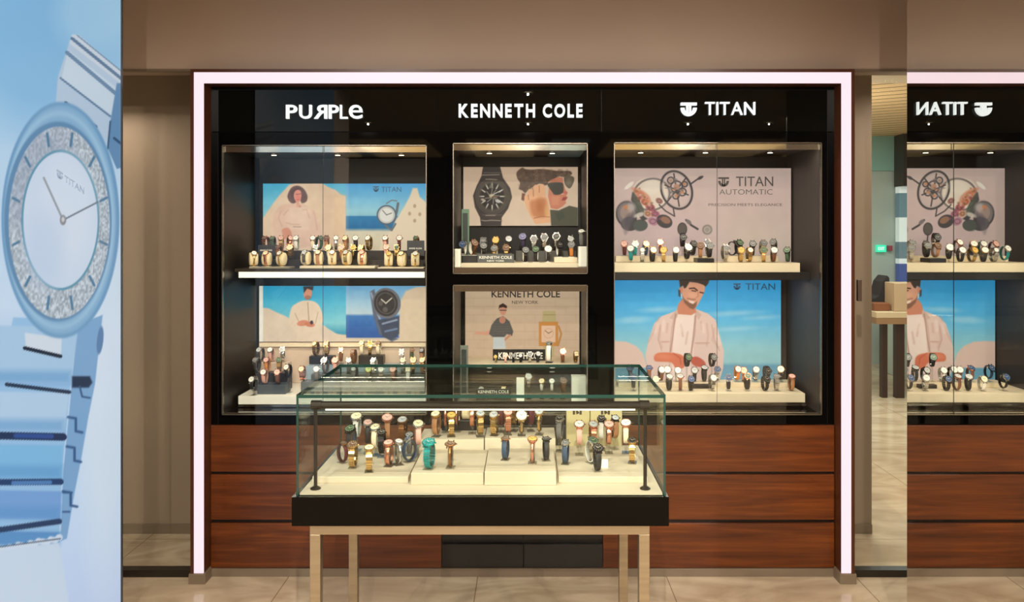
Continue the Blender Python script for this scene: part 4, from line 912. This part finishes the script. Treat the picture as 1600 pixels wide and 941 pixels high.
def watch_row(where, Y, zsurf, items, tilt=30, size=.0185, stand='clear', group=None):
    """items: (px, sy of base or None, metal, dial, strap kind, strap colour, opts)"""
    n = len(items); a = R(tilt)
    items = sorted(items, key=lambda q: q[0])
    for i, it in enumerate(items):
        px, metal, dial, sk, sc = it[:5]; op = it[5] if len(it) > 5 else {}
        yy = op.get('Y', Y); z = op.get('z', zsurf); h = op.get('h', 0.0); rz = op.get('rz', ((i*37) % 11-5)*.045)
        aa = R(op.get('tilt', tilt)); r = op.get('r', size); shape = op.get('shape', 'round'); st = op.get('stand', stand); sc_ = op.get('s', 1.0)
        if n == 1: pos = 'only one'
        elif i == 0: pos = 'leftmost'
        elif i == n-1: pos = 'rightmost'
        elif i < n/2: pos = ORD[i]+' from left'
        else: pos = ORD[n-1-i]+' from right'
        stxt = {'leather': sc+' leather strap', 'links': metal+' bracelet', 'mesh': metal+' mesh strap', 'bangle': 'slim '+metal+' bangle'}[sk]
        shp = '' if shape == 'round' else shape+' '
        core = f'{shp}{metal} watch, {dial} dial, {stxt}' if sk == 'leather' else f'{shp}{metal} watch, {dial} dial, {stxt.replace(metal+" ", "")}'
        loc = Vector((PX(px, yy), yy, z))
        root = thing('wristwatch', f'{core}, {pos}, {where}', 'watch', loc, group or f'watches, {where}')
        root.rotation_euler.z = rz; root.scale = (sc_,)*3
        sm = leather(sc) if sk == 'leather' else METAL[metal]
        for nm, me, ms in (('case', me_case(shape, aa, r), (METAL[metal],)), ('dial', me_dial(shape, aa, r), (dialm(dial), MARKL if dial in ('black', 'blue', 'green', 'brown', 'teal', 'grey', 'purple') else MARKD)), ('strap', me_strap(sk, aa), (sm,))):
            o = bpy.data.objects.new(nm, me); COL.objects.link(o); o.parent = root; o.location = (0, 0, h); setm(o, *ms)
            if nm == 'strap' and sk == 'leather': o['label'] = sc+' leather strap'
        kn = {'clear': 'watch_stand', 'white': 'watch_stand', 'black': 'watch_stand', 'cushion': 'watch_cushion'}[st]
        o = bpy.data.objects.new(kn, me_stand('cushion' if st == 'cushion' else 'c', h)); COL.objects.link(o)
        o.location = loc; o.rotation_euler.z = rz; o.scale = (sc_,)*3
        setm(o, {'clear': ACRYL, 'white': WHITE, 'black': BLACKM, 'cushion': CREAMF}[st])
        o['label'] = {'clear': 'clear acrylic stand', 'white': 'white stand', 'black': 'black stand', 'cushion': 'cream padded cushion'}[st]+f' under the {metal} watch {pos}, {where}'
        o['category'] = 'watch stand' if st != 'cushion' else 'watch cushion'; o['group'] = f'stands, {where}'
def block(name, a, c, y0, y1, z0, z1, m, label, cat='display block', bevel=.0015, Yr=None):
    Yr = Yr or y0; return MB().box(PX(a, Yr), PX(c, Yr), y0, y1, z0+.0003, z1, ).build(name, m, bevel=bevel, label=label, cat=cat)
L_, K_, M_, B_ = 'leather', 'links', 'mesh', 'bangle'

# ---- upper right showcase
z1 = zrs
block('riser_block', 962, 1112, 4.14, 4.235, z1, z1+.030, CREAM, 'low cream riser at the left on the upper deck of the right showcase')
block('riser_block', 1136, 1216, 4.14, 4.235, z1, z1+.030, CREAM, 'low cream riser at the right on the upper deck of the right showcase')
block('display_tray', 1090, 1116, 4.0, 4.10, z1, z1+.022, BLACKM, 'small black display tray on the upper deck of the right showcase')
watch_row('front row, upper right case', 4.06, z1, [
 (986, 'silver', 'white', L_, 'teal', {'h': .008}), (1003, 'silver', 'white', K_, '', {'r': .013}), (1019, 'gold', 'white', L_, 'black'), (1037, 'gold', 'gold', K_, ''), (1055, 'silver', 'white', L_, 'black'),
 (1073, 'silver', 'white', L_, 'black', {'h': .014, 'r': .021}), (1094, 'bronze', 'brown', L_, 'tan', {'z': z1+.0222}), (1108, 'silver', 'grey', L_, 'black', {'z': z1+.0222}), (1132, 'silver', 'grey', K_, '', {'h': .01}), (1157, 'gold', 'gold', K_, ''),
 (1170, 'gold', 'white', K_, '', {'r': .015}), (1193, 'gold', 'green', K_, '', {'r': .019}), (1208, 'silver', 'white', L_, 'brown'), (1231, 'black', 'green', L_, 'green', {'rz': -.5})], 30)
watch_row('back row, upper right case', 4.19, z1+.030, [
 (976, 'rose', 'pink', L_, 'burgundy'), (992, 'silver', 'white', L_, 'teal', {'Y': 4.2}), (1008, 'gold', 'white', L_, 'blue'), (1032, 'rose', 'white', L_, 'brown', {'h': .008}), (1066, 'black', 'black', K_, '', {'h': .045, 'tilt': 15, 'r': .019}), (1082, 'black', 'black', L_, 'black', {'z': z1+.03}),
 (1105, 'silver', 'grey', K_, '', {'h': .005}), (1144, 'black', 'black', K_, '', {'rz': .9}), (1153, 'black', 'green', L_, 'green', {'h': .006}), (1175, 'black', 'grey', K_, ''), (1191, 'silver', 'grey', K_, '', {'h': .004}), (1210, 'silver', 'grey', L_, 'black', {'h': .01, 'rz': -.6})], 30)

# ---- lower right showcase
z1 = zrd
block('riser_block', 966, 1240, 4.14, 4.24, z1, z1+.022, CREAM, 'long low cream riser on the lower deck of the right showcase')
block('display_tray', 1082, 1109, 4.10, 4.136, z1, z1+.020, BLACKM, 'small black display tray in front of the lower riser, right showcase')
watch_row('front row, lower right case', 4.05, z1, [
 (990, 'silver', 'blue', L_, 'black', {'h': .01}), (1024, 'silver', 'cream', L_, 'white'), (1045, 'silver', 'silver', L_, 'black', {'tilt': 55}), (1063, 'rose', 'silver', L_, 'brown', {'tilt': 60}), (1079, 'black', 'blue', K_, ''), (1112, 'silver', 'white', K_, '', {'h': .006}),
 (1138, 'silver', 'blue', L_, 'black', {'h': .006}), (1167, 'rose', 'green', L_, 'black', {'tilt': 50, 'h': .004}), (1195, 'black', 'black', K_, ''), (1213, 'silver', 'grey', K_, '', {'tilt': 60}), (1236, 'rose', 'pink', L_, 'tan', {'tilt': 60})], 30)
watch_row('back row, lower right case', 4.18, z1+.022, [
 (985, 'black', 'blue', L_, 'blue', {'h': .012}), (1014, 'rose', 'blue', L_, 'brown', {'tilt': 55}), (1032, 'silver', 'white', L_, 'brown', {'h': .003}), (1043, 'silver', 'white', L_, 'black', {'h': .004, 'r': .020}), (1058, 'silver', 'white', L_, 'white'), (1073, 'black', 'green', L_, 'black', {'h': .075, 'tilt': 20}),
 (1085, 'black', 'silver', L_, 'black'), (1100, 'black', 'silver', L_, 'black', {'tilt': 60}), (1112, 'black', 'grey', L_, 'black', {'h': .075, 'tilt': 20}), (1120, 'silver', 'blue', K_, '', {'h': .004}), (1151, 'rose', 'white', L_, 'orange', {'h': .006}), (1162, 'rose', 'cream', K_, ''),
 (1180, 'silver', 'white', K_, '', {'h': .004}), (1197, 'black', 'black', K_, '', {'h': .008, 'tilt': 15}), (1219, 'gold', 'white', L_, 'black', {'h': .006, 'r': .020})], 30)

# ---- upper left showcase
z1 = zls
TRAY = mat('taupe_tray', (150, 140, 122), .5)
block('display_tray', 389, 452, 3.99, 4.09, z1, z1+.008, TRAY, 'low taupe tray with three cushions at the left of the upper left shelf')
block('display_tray', 468, 586, 4.01, 4.11, z1, z1+.012, CREAM, 'long cream tray with cushions in the middle of the upper left shelf')
block('display_tray', 590, 662, 3.99, 4.09, z1, z1+.006, CREAM, 'cream tray with cushions at the right of the upper left shelf')
block('riser_block', 405, 662, 4.112, 4.19, z1, z1+.040, mat('dark_riser', (34, 26, 22), .4), 'long dark riser behind the cushions in the upper left showcase')
block('riser_block', 402, 664, 4.195, 4.27, z1, z1+.085, mat('dark_riser', (34, 26, 22), .4), 'taller dark riser at the back of the upper left showcase')
GB = 'gold'
watch_row('cushion row, upper left case', 4.045, z1+.008, [
 (396, 'gold', 'white', B_, '', {'rz': .5}), (417, 'rose', 'cream', M_, ''), (440, 'gold', 'white', B_, '', {'rz': -.3}), (478, 'silver', 'silver', K_, '', {'z': z1+.0122}), (498, 'bronze', 'cream', L_, 'tan', {'z': z1+.0122}),
 (519, 'gold', 'white', B_, '', {'z': z1+.0122}), (542, 'gold', 'silver', K_, '', {'z': z1+.0122}), (566, 'rose', 'pink', M_, '', {'z': z1+.0122}), (607, 'gold', 'gold', B_, '', {'z': z1+.0062}), (628, 'gold', 'cream', L_, 'cream', {'z': z1+.0062}), (649, 'gold', 'white', B_, '', {'z': z1+.0062})], 40, .014, 'cushion')
watch_row('middle row, upper left case', 4.15, z1+.040, [
 (437, 'rose', 'brown', L_, 'tan', {'z': z1+.04, 'r': .013}), (455, 'gold', 'cream', K_, '', {'r': .017}), (494, 'silver', 'silver', K_, '', {'r': .013}), (516, 'gold', 'cream', L_, 'cream', {'r': .018}), (535, 'gold', 'pink', L_, 'tan', {'r': .016}),
 (552, 'gold', 'gold', B_, '', {}), (566, 'gold', 'cream', K_, '', {'r': .014}), (604, 'rose', 'pink', L_, 'pink', {}), (619, 'gold', 'green', K_, '', {'r': .014})], 30, .015, 'clear')
watch_row('top row, upper left case', 4.235, z1+.085, [
 (416, 'rose', 'brown', K_, '', {'r': .013}), (427, 'silver', 'green', L_, 'green', {'r': .012}), (440, 'gold', 'pink', K_, ''), (452, 'rose', 'pink', M_, '', {'rz': .6}), (464, 'silver', 'white', L_, 'white', {'r': .016}), (489, 'gold', 'white', L_, 'cream'), (498, 'silver', 'green', L_, 'green', {'rz': .8}),
 (511, 'rose', 'brown', L_, 'tan', {'r': .017}), (525, 'silver', 'white', M_, ''), (541, 'rose', 'cream', L_, 'tan', {'r': .016}), (556, 'silver', 'white', L_, 'black', {'r': .017}), (577, 'gold', 'white', K_, '', {'r': .016}), (603, 'rose', 'white', L_, 'pink', {'r': .016}), (624, 'rose', 'white', L_, 'burgundy', {'r': .017}), (651, 'gold', 'green', K_, '', {'r': .013})], 35, .015, 'clear')
def plaque(label, a, c, t_, b_, Y, txt, m=BLACKM, lean=.0, th=.006, rows=None):
    t = thing('brand_plaque', label, 'sign', (PX((a+c)/2, Y), Y, PZ(b_, Y)))
    MB().box(PX(a, Y), PX(c, Y), Y, Y+th, PZ(b_, Y), PZ(t_, Y)).build('board', m, t, bevel=.0008)
    for tx, x0, x1, y0, y1 in rows: b = MB(); px_text(b, tx, x0, x1, y0, y1, Y-.0002, .001, bold=.01); b.build('lettering', WHITE, t)
    return t
plaque('dark grey plaque with small white lettering at the left of the upper left shelf', 403, 430, 383, 400, 4.10, '', mat('slate_plaque', (52, 52, 56), .4), rows=[('ANNE KLEIN', 406, 425, 390, 392.4)])
plaque('dark grey plaque with small white lettering at the right end of the upper left shelf', 636, 663, 376, 400, 4.104, '', mat('slate_plaque', (52, 52, 56), .4), rows=[('ANNE KLEIN', 639, 659, 387, 389.5)])

# ---- lower left showcase
z1 = zld
block('riser_block', 402, 446, 4.02, 4.11, z1, z1+.046, mat('slate_blue_riser', (64, 70, 74), .35), 'dark riser at the lower left corner of the left showcase')
block('riser_block', 400, 450, 4.115, 4.19, z1, z1+.090, mat('dark_riser', (34, 26, 22), .4), 'middle dark riser left in the lower left showcase')
block('riser_block', 404, 450, 4.20, 4.27, z1, z1+.130, mat('pale_board', (205, 182, 160), .5), 'tall pale riser at the left of the lower left showcase')
watch_row('left bottom row, lower left case', 4.06, z1, [
 (397, 'silver', 'white', K_, '', {'Y': 4.0, 'h': .02}), (414, 'rose', 'white', L_, 'pink', {'z': z1+.046}), (434, 'rose', 'pink', L_, 'brown', {'z': z1+.046})], 30, .016)
watch_row('left middle row, lower left case', 4.15, z1+.09, [(402, 'silver', 'grey', K_, ''), (418, 'rose', 'pink', L_, 'orange'), (437, 'gold', 'green', K_, '')], 35, .015)
watch_row('left top row, lower left case', 4.235, z1+.13, [(408, 'silver', 'silver', K_, ''), (424, 'silver', 'white', L_, 'pink'), (442, 'silver', 'silver', M_, '')], 35, .015)
SMOKE = mat('smoked_riser', (92, 96, 92), .25)
block('glass_riser', 470, 664, 4.03, 4.10, z1, PZ(597, 4.03), SMOKE, 'long smoky riser, front step of the lower left showcase')
block('glass_riser', 486, 664, 4.105, 4.18, z1, PZ(585, 4.105), SMOKE, 'long smoky riser, middle step of the lower left showcase')
block('glass_riser', 478, 664, 4.185, 4.29, z1, PZ(572, 4.185), mat('pale_blue_riser', (150, 168, 178), .2), 'long pale blue riser, top step of the lower left showcase')
zz = PZ(572, 4.185)
block('display_tray', 483, 521, 4.235, 4.29, zz, PZ(557, 4.235), BLACKM, 'small black tray, left of two on the top step, lower left showcase')
block('display_tray', 560, 599, 4.235, 4.29, zz, PZ(556, 4.235), BLACKM, 'small black tray, right of two on the top step, lower left showcase')
watch_row('front step, lower left case', 4.065, PZ(597, 4.03), [
 (451, 'gold', 'white', L_, 'black', {'z': z1, 'h': .07}), (473, 'rose', 'cream', K_, '', {}), (495, 'silver', 'white', L_, 'grey'), (555, 'silver', 'silver', L_, 'grey', {'r': .012}), (577, 'gold', 'pale green', L_, 'grey', {'r': .018}), (595, 'silver', 'white', K_, ''), (616, 'rose', 'pink', K_, '', {'r': .018}), (638, 'silver', 'cream', L_, 'white', {'shape': 'square'})], 30, .016)
watch_row('middle step, lower left case', 4.14, PZ(585, 4.105), [
 (509, 'silver', 'white', L_, 'grey', {'r': .018}), (525, 'rose', 'pink', L_, 'pink', {'r': .018}), (545, 'silver', 'white', L_, 'grey'), (585, 'silver', 'white', L_, 'white'), (630, 'silver', 'cream', K_, '', {}), (645, 'gold', 'cream', K_, '', {'r': .018}), (661, 'gold', 'cream', L_, 'tan')], 40, .015)
zt1, zt2 = PZ(557, 4.235), PZ(556, 4.235)
watch_row('top step, lower left case', 4.262, zz, [
 (494, 'gold', 'cream', K_, '', {'z': zt1}), (511, 'gold', 'pink', K_, '', {'z': zt1}), (533, 'rose', 'white', L_, 'brown', {'h': .01}), (553, 'bronze', 'brown', K_, ''), (566, 'gold', 'cream', L_, 'cream', {'z': zt2}), (578, 'gold', 'gold', K_, '', {'z': zt2}), (592, 'gold', 'brown', L_, 'cream', {'z': zt2}), (628, 'silver', 'white', K_, ''), (643, 'bronze', 'brown', L_, 'green', {'h': .01}), (660, 'black', 'grey', L_, 'tan', {'h': .008})], 35, .013)

# ---- upper central showcase
z1 = zud
block('display_block', 722, 746, 3.96, 4.06, z1, z1+.035, BLACKM, 'black block at the left of the upper central showcase')
block('riser_block', 740, 800, 4.06, 4.12, z1, z1+.045, mat('slate_riser', (70, 68, 62), .4), 'grey riser behind the plaque in the upper central showcase')
block('riser_block', 806, 900, 4.12, 4.20, z1, z1+.055, mat('slate_riser', (70, 68, 62), .4), 'grey riser across the back of the upper central showcase')
block('riser_block', 866, 902, 3.98, 4.06, z1, z1+.026, CREAM, 'cream step at the right of the upper central showcase')
plaque('grey plaque with two lines of white lettering, upper central showcase', 746, 803, 397, 410.5, 3.95, '', mat('grey_plaque', (78, 80, 76), .4), rows=[('KENNETH COLE', 749, 800, 400, 404.5), ('NEW YORK', 761, 788, 406.5, 409)])
watch_row('front row, upper central case', 4.0, z1, [
 (725, 'silver', 'blue', K_, '', {'z': z1+.035, 'tilt': 20}), (738, 'bronze', 'brown', K_, '', {'z': z1+.035, 'rz': .6}), (755, 'black', 'grey', K_, '', {'h': .02}), (774, 'gold', 'grey', K_, '', {'h': .008}), (791, 'gold', 'brown', K_, '', {'h': .012}), (820, 'black', 'grey', K_, ''), (838, 'black', 'green', L_, 'black', {'h': .003}),
 (856, 'silver', 'white', L_, 'black', {'h': .005, 'r': .020}), (873, 'black', 'black', K_, '', {'z': z1+.026, 'Y': 4.02, 'shape': 'square'}), (893, 'silver', 'grey', L_, 'orange', {'z': z1+.026, 'Y': 4.02})], 30, .0195, 'white')
watch_row('back row, upper central case', 4.09, z1+.045, [
 (757, 'silver', 'grey', L_, 'grey', {'h': .0, 'shape': 'square'}), (775, 'gold', 'gold', L_, 'black', {'h': .004}), (794, 'black', 'silver', K_, '', {'h': .01}), (818, 'black', 'purple', L_, 'purple', {'Y': 4.15, 'z': z1+.055, 'h': .012, 'r': .022}), (834, 'silver', 'grey', K_, '', {'Y': 4.15, 'z': z1+.055}), (849, 'silver', 'grey', K_, '', {'Y': 4.15, 'z': z1+.055, 'h': .008, 'r': .021}),
 (870, 'silver', 'black', K_, '', {'Y': 4.15, 'z': z1+.055, 'h': .012, 'r': .021}), (891, 'silver', 'silver', K_, '', {'Y': 4.15, 'z': z1+.055, 'r': .017})], 28, .019, 'clear')
watch_row('right edge, upper central case', 3.94, zud, [(909, 'silver', 'white', L_, 'grey', {'z': PZ(385, 3.95), 'Y': 3.937, 'tilt': 55})], 40, .016)
def pad(label, px, Y, z, h, w_, m):
    t = thing('display_stand', label, 'stand', (PX(px, Y), Y, z)); x = PX(px, Y)
    MB().box(x-w_/2, x+w_/2, Y-.02, Y+.02, z+.0003, z+.006).build('foot', m, t)
    MB().box(x-w_/2, x+w_/2, Y+.004, Y+.012, z+.006, z+h).build('back', m, t, bevel=.002)
    MB().box(x-w_*.3, x+w_*.3, Y-.0005, Y+.004, z+.03, z+h-.02).build('strap_pad', mat('dark_strap_pad', (46, 54, 50), .5), t, bevel=.001)
pad('tall green display stand at the left inside the upper central showcase', 727, 4.1, zud, .27, .04, mat('sage_green_stand', (96, 128, 106), .4))
pad('tall grey display stand at the left inside the lower central showcase', 725, 4.02, zcd, .27, .04, mat('grey_green_stand', (110, 116, 106), .4))

# ---- lower central showcase
z1 = zcs
plaque('long black plaque with large white lettering, on the lower central shelf', 770, 852, 546, 567.5, 4.19, '', rows=[('KENNETH', 779, 824, 551, 561), ('COLE', 829, 848, 551, 561)])
watch_row('shelf row, lower central case', 4.13, z1, [
 (775, 'gold', 'gold', B_, '', {'s': .5}), (790, 'rose', 'pink', L_, 'pink', {'s': .6}), (802, 'black', 'grey', K_, '', {'s': .6}), (814, 'black', 'silver', K_, '', {'s': .6}), (828, 'silver', 'grey', K_, '', {'s': .7}), (840, 'black', 'silver', L_, 'black', {'s': .75}), (858, 'silver', 'grey', L_, 'white', {'s': 1.3, 'stand': 'black', 'r': .013, 'tilt': 75}), (879, 'rose', 'white', L_, 'brown', {'s': .95}), (899, 'gold', 'cream', K_, '', {'s': .75, 'shape': 'square'})], 30, .019, 'clear')
z1 = zcd
watch_row('deck row, lower central case', 4.03, z1, [
 (753, 'gold', 'silver', K_, '', {'s': .8}), (787, 'gold', 'cream', L_, 'tan', {'s': .8, 'shape': 'square'}), (825, 'silver', 'silver', M_, '', {'h': .05}), (847, 'gold', 'cream', L_, 'white', {'h': .05, 's': .8}), (862, 'silver', 'white', L_, 'white', {'h': .05, 's': .8}), (879, 'bronze', 'brown', K_, '', {'h': .03})], 35, .018)
plaque('black plaque with two lines of white lettering, on the lower central deck', 744, 798, 608, 625, 3.96, '', rows=[('KENNETH COLE', 747, 795, 610, 614.5), ('NEW YORK', 758, 784, 617, 621)])

# ---- glass table
zd = DZ
def onz(y_at, z): return (EYE-z)*F/(y_at-CY)     # depth where a surface of height z shows at photo row y
ZP = .885
block('display_board', 492, 640, onz(745, ZP), onz(697, ZP), zd, ZP, TCREAM, 'wide low cream board at the left inside the glass table', cat='display board', Yr=2.5)
block('display_board', 872, 1010, onz(745, ZP), onz(697, ZP), zd, ZP, TCREAM, 'wide low cream board at the right inside the glass table', cat='display board', Yr=2.5)
ZA = .901; ya = 2.452
block('display_block', 642, 755.5, ya, 2.715, zd, ZA, TCREAM, 'thick cream block left of centre at the front of the glass table')
ZC = .907
block('display_block', 757, 869, ya-.004, 2.715, zd, ZC, TCREAM, 'thick cream block right of centre at the front of the glass table')
ZD = .936
block('display_block', 654, 756, 2.72, 2.87, zd, ZD, TCREAM, 'higher cream block behind the left centre block in the glass table', Yr=2.72)
block('display_block', 757.5, 868, 2.72, 2.87, zd, ZD+.004, TCREAM, 'higher cream block behind the right centre block in the glass table', Yr=2.72)
YP = onz(697, ZP)
watch_row('glass table left board, front', 2.53, ZP, [
 (535, 'bronze', 'brown', L_, 'burgundy', {'Y': 2.62, 'r': .013, 's': .85, 'rz': .9}), (552, 'gold', 'brown', K_, '', {'Y': 2.565, 'r': .018}), (577, 'gold', 'cream', K_, '', {'Y': 2.525, 'r': .016}), (608, 'rose', 'pink', M_, '', {'Y': 2.585, 'r': .016}), (622, 'silver', 'white', B_, '', {'Y': 2.60, 'r': .013, 'rz': .5}), (640, 'silver', 'blue', L_, 'blue', {'Y': 2.63, 'r': .011, 'rz': -.8})], 70, .017)
watch_row('glass table left board, back', 2.74, ZP, [
 (549, 'black', 'green', L_, 'black', {'h': .02, 'Y': 2.70, 'r': .019}), (558, 'silver', 'cream', L_, 'white', {'h': .045, 'Y': 2.77, 'r': .020}), (575, 'silver', 'pink', L_, 'black', {'h': .03, 'r': .016}), (588, 'silver', 'cream', L_, 'cream', {'h': .022, 'Y': 2.71}), (597, 'black', 'black', K_, '', {'h': .01, 'Y': 2.69, 'r': .014}), (605, 'rose', 'pink', L_, 'tan', {'h': .04, 'Y': 2.77, 'r': .020}),
 (630, 'bronze', 'silver', K_, '', {'h': .035, 'r': .018, 'Y': 2.76}), (640, 'black', 'grey', L_, 'grey', {'h': .004, 'Y': 2.71, 's': .9}), (653, 'silver', 'cream', L_, 'pink', {'h': .036, 'r': .019, 'Y': 2.70})], 62, .017)
watch_row('glass table left front block', 2.51, ZA, [(671, 'teal', 'teal', K_, '', {'Y': 2.50, 'r': .019, 's': 1.1}), (704, 'bronze', 'brown', B_, '', {'Y': 2.51, 'shape': 'oval', 'r': .018})], 72, .018)
watch_row('glass table left rear block', 2.76, ZD, [(682, 'gold', 'cream', L_, 'tan', {'h': .004}), (697, 'rose', 'white', B_, '', {'h': .018, 'Y': 2.82}), (705, 'gold', 'gold', K_, '', {'h': .0}), (715, 'rose', 'pink', B_, '', {'h': .02, 'Y': 2.83}), (738, 'rose', 'cream', M_, '', {'h': .022, 'Y': 2.8}), (750, 'gold', 'silver', K_, '', {'h': .005})], 62, .0165)
watch_row('glass table right front block', 2.55, ZC, [(790, 'bronze', 'brown', L_, 'blue', {'Y': 2.58, 'shape': 'oval', 'r': .016, 's': .9}), (832, 'rose', 'gold', B_, '', {'Y': 2.54, 'r': .016}), (853, 'black', 'black', L_, 'black', {'Y': 2.57, 'shape': 'oval', 'r': .016, 's': .92})], 74, .017)
watch_row('glass table right rear block', 2.76, ZD+.004, [(773, 'gold', 'silver', K_, '', {'h': .0}), (783, 'bronze', 'brown', L_, 'burgundy', {'h': .02, 'Y': 2.81}), (793, 'rose', 'pink', K_, '', {'h': .006, 'Y': 2.77}), (803, 'gold', 'brown', K_, '', {'h': .022, 'Y': 2.82}), (815, 'gold', 'white', B_, '', {'h': .004, 'r': .021, 'tilt': 40}), (829, 'rose', 'brown', L_, 'burgundy', {'h': .02, 'Y': 2.82}), (843, 'gold', 'silver', B_, '', {'h': .008, 'Y': 2.77})], 55, .0165)
watch_row('glass table right board, front', 2.55, ZP, [(884, 'silver', 'grey', L_, 'blue', {'Y': 2.61, 'r': .014, 's': .95}), (924, 'silver', 'green', L_, 'white', {'Y': 2.62, 'r': .018, 'rz': .5}), (933, 'black', 'black', L_, 'black', {'Y': 2.53, 'r': .018}), (988, 'gold', 'black', K_, '', {'Y': 2.62, 'r': .016})], 62, .017)
watch_row('glass table right board, back', 2.76, ZP, [(875, 'silver', 'black', L_, 'grey', {'h': .04, 'r': .015}), (905, 'rose', 'white', L_, 'pink', {'h': .03, 'Y': 2.72, 'r': .018}), (926, 'rose', 'silver', K_, '', {'h': .02}), (940, 'black', 'black', L_, 'white', {'h': .035, 'Y': 2.78, 'r': .015}), (951, 'rose', 'pink', M_, '', {'h': .025, 'Y': 2.74, 'r': .018}), (960, 'black', 'silver', L_, 'tan', {'h': .035, 'Y': 2.79, 'r': .014}), (978, 'rose', 'white', L_, 'cream', {'h': .03, 'Y': 2.74, 'r': .019})], 60, .017)
x = PX(946, 2.52)
MB().box(x-.012, x+.012, 2.56, 2.563, ZP+.0003, ZP+.028).build('price_tag', WHITE, label='small white tag beside the black watch on the right board of the glass table', cat='tag')
block('display_tray', 690, 745, 2.84, 2.868, ZD, ZD+.036, BLACKM, 'black tray standing behind the gold watches in the glass table', cat='display tray', Yr=2.84)
t = MB().tube((PX(722, 2.85), 2.855, ZD+.066), (PX(736, 2.85), 2.855, ZD+.066), .028, 20); t.build('cushion_roll', CREAMF, bevel=.004, label='cream rolled cushion resting on the black tray in the glass table', cat='cushion')
for a, c, s_ in ((885, 921.5, 'left'), (922.5, 972, 'right')):
    Yg = 2.855; z0_, z1_ = ZP if False else DZ, PZ(632, Yg); mid = (a+c)/2
    g = thing('gift_box', f'upright cream gift box with dark emblem, {s_} of the pair in the glass table', 'gift box', (PX(mid, Yg), Yg+.02, DZ))
    MB().box(PX(a, Yg), PX(c, Yg), Yg, Yg+.05, DZ+.0003, z1_).build('box_body', mat('gift_box_cream', (196, 180, 132), .5), g, bevel=.002)
    m_ = 902 if s_ == 'left' else 946
    b = MB(); X0, X1 = PX(m_-7, Yg), PX(m_+7, Yg); Z0_, Z1_ = PZ(648, Yg), PZ(638, Yg)
    b.box(X0, X1, Yg-.0008, Yg, Z1_-.003, Z1_).box(X0, X0+.008, Yg-.0008, Yg, Z0_, Z1_-.003).box(X1-.008, X1, Yg-.0008, Yg, Z0_, Z1_-.003)
    b.prism([(X0+.01, Z1_-.004), (X0+.013, Z0_), (X1-.008, Z0_+.006), (X1-.013, Z1_-.01)], Yg-.0008, Yg); b.build('emblem', mat('emblem_dark', (70, 58, 40), .5), g)
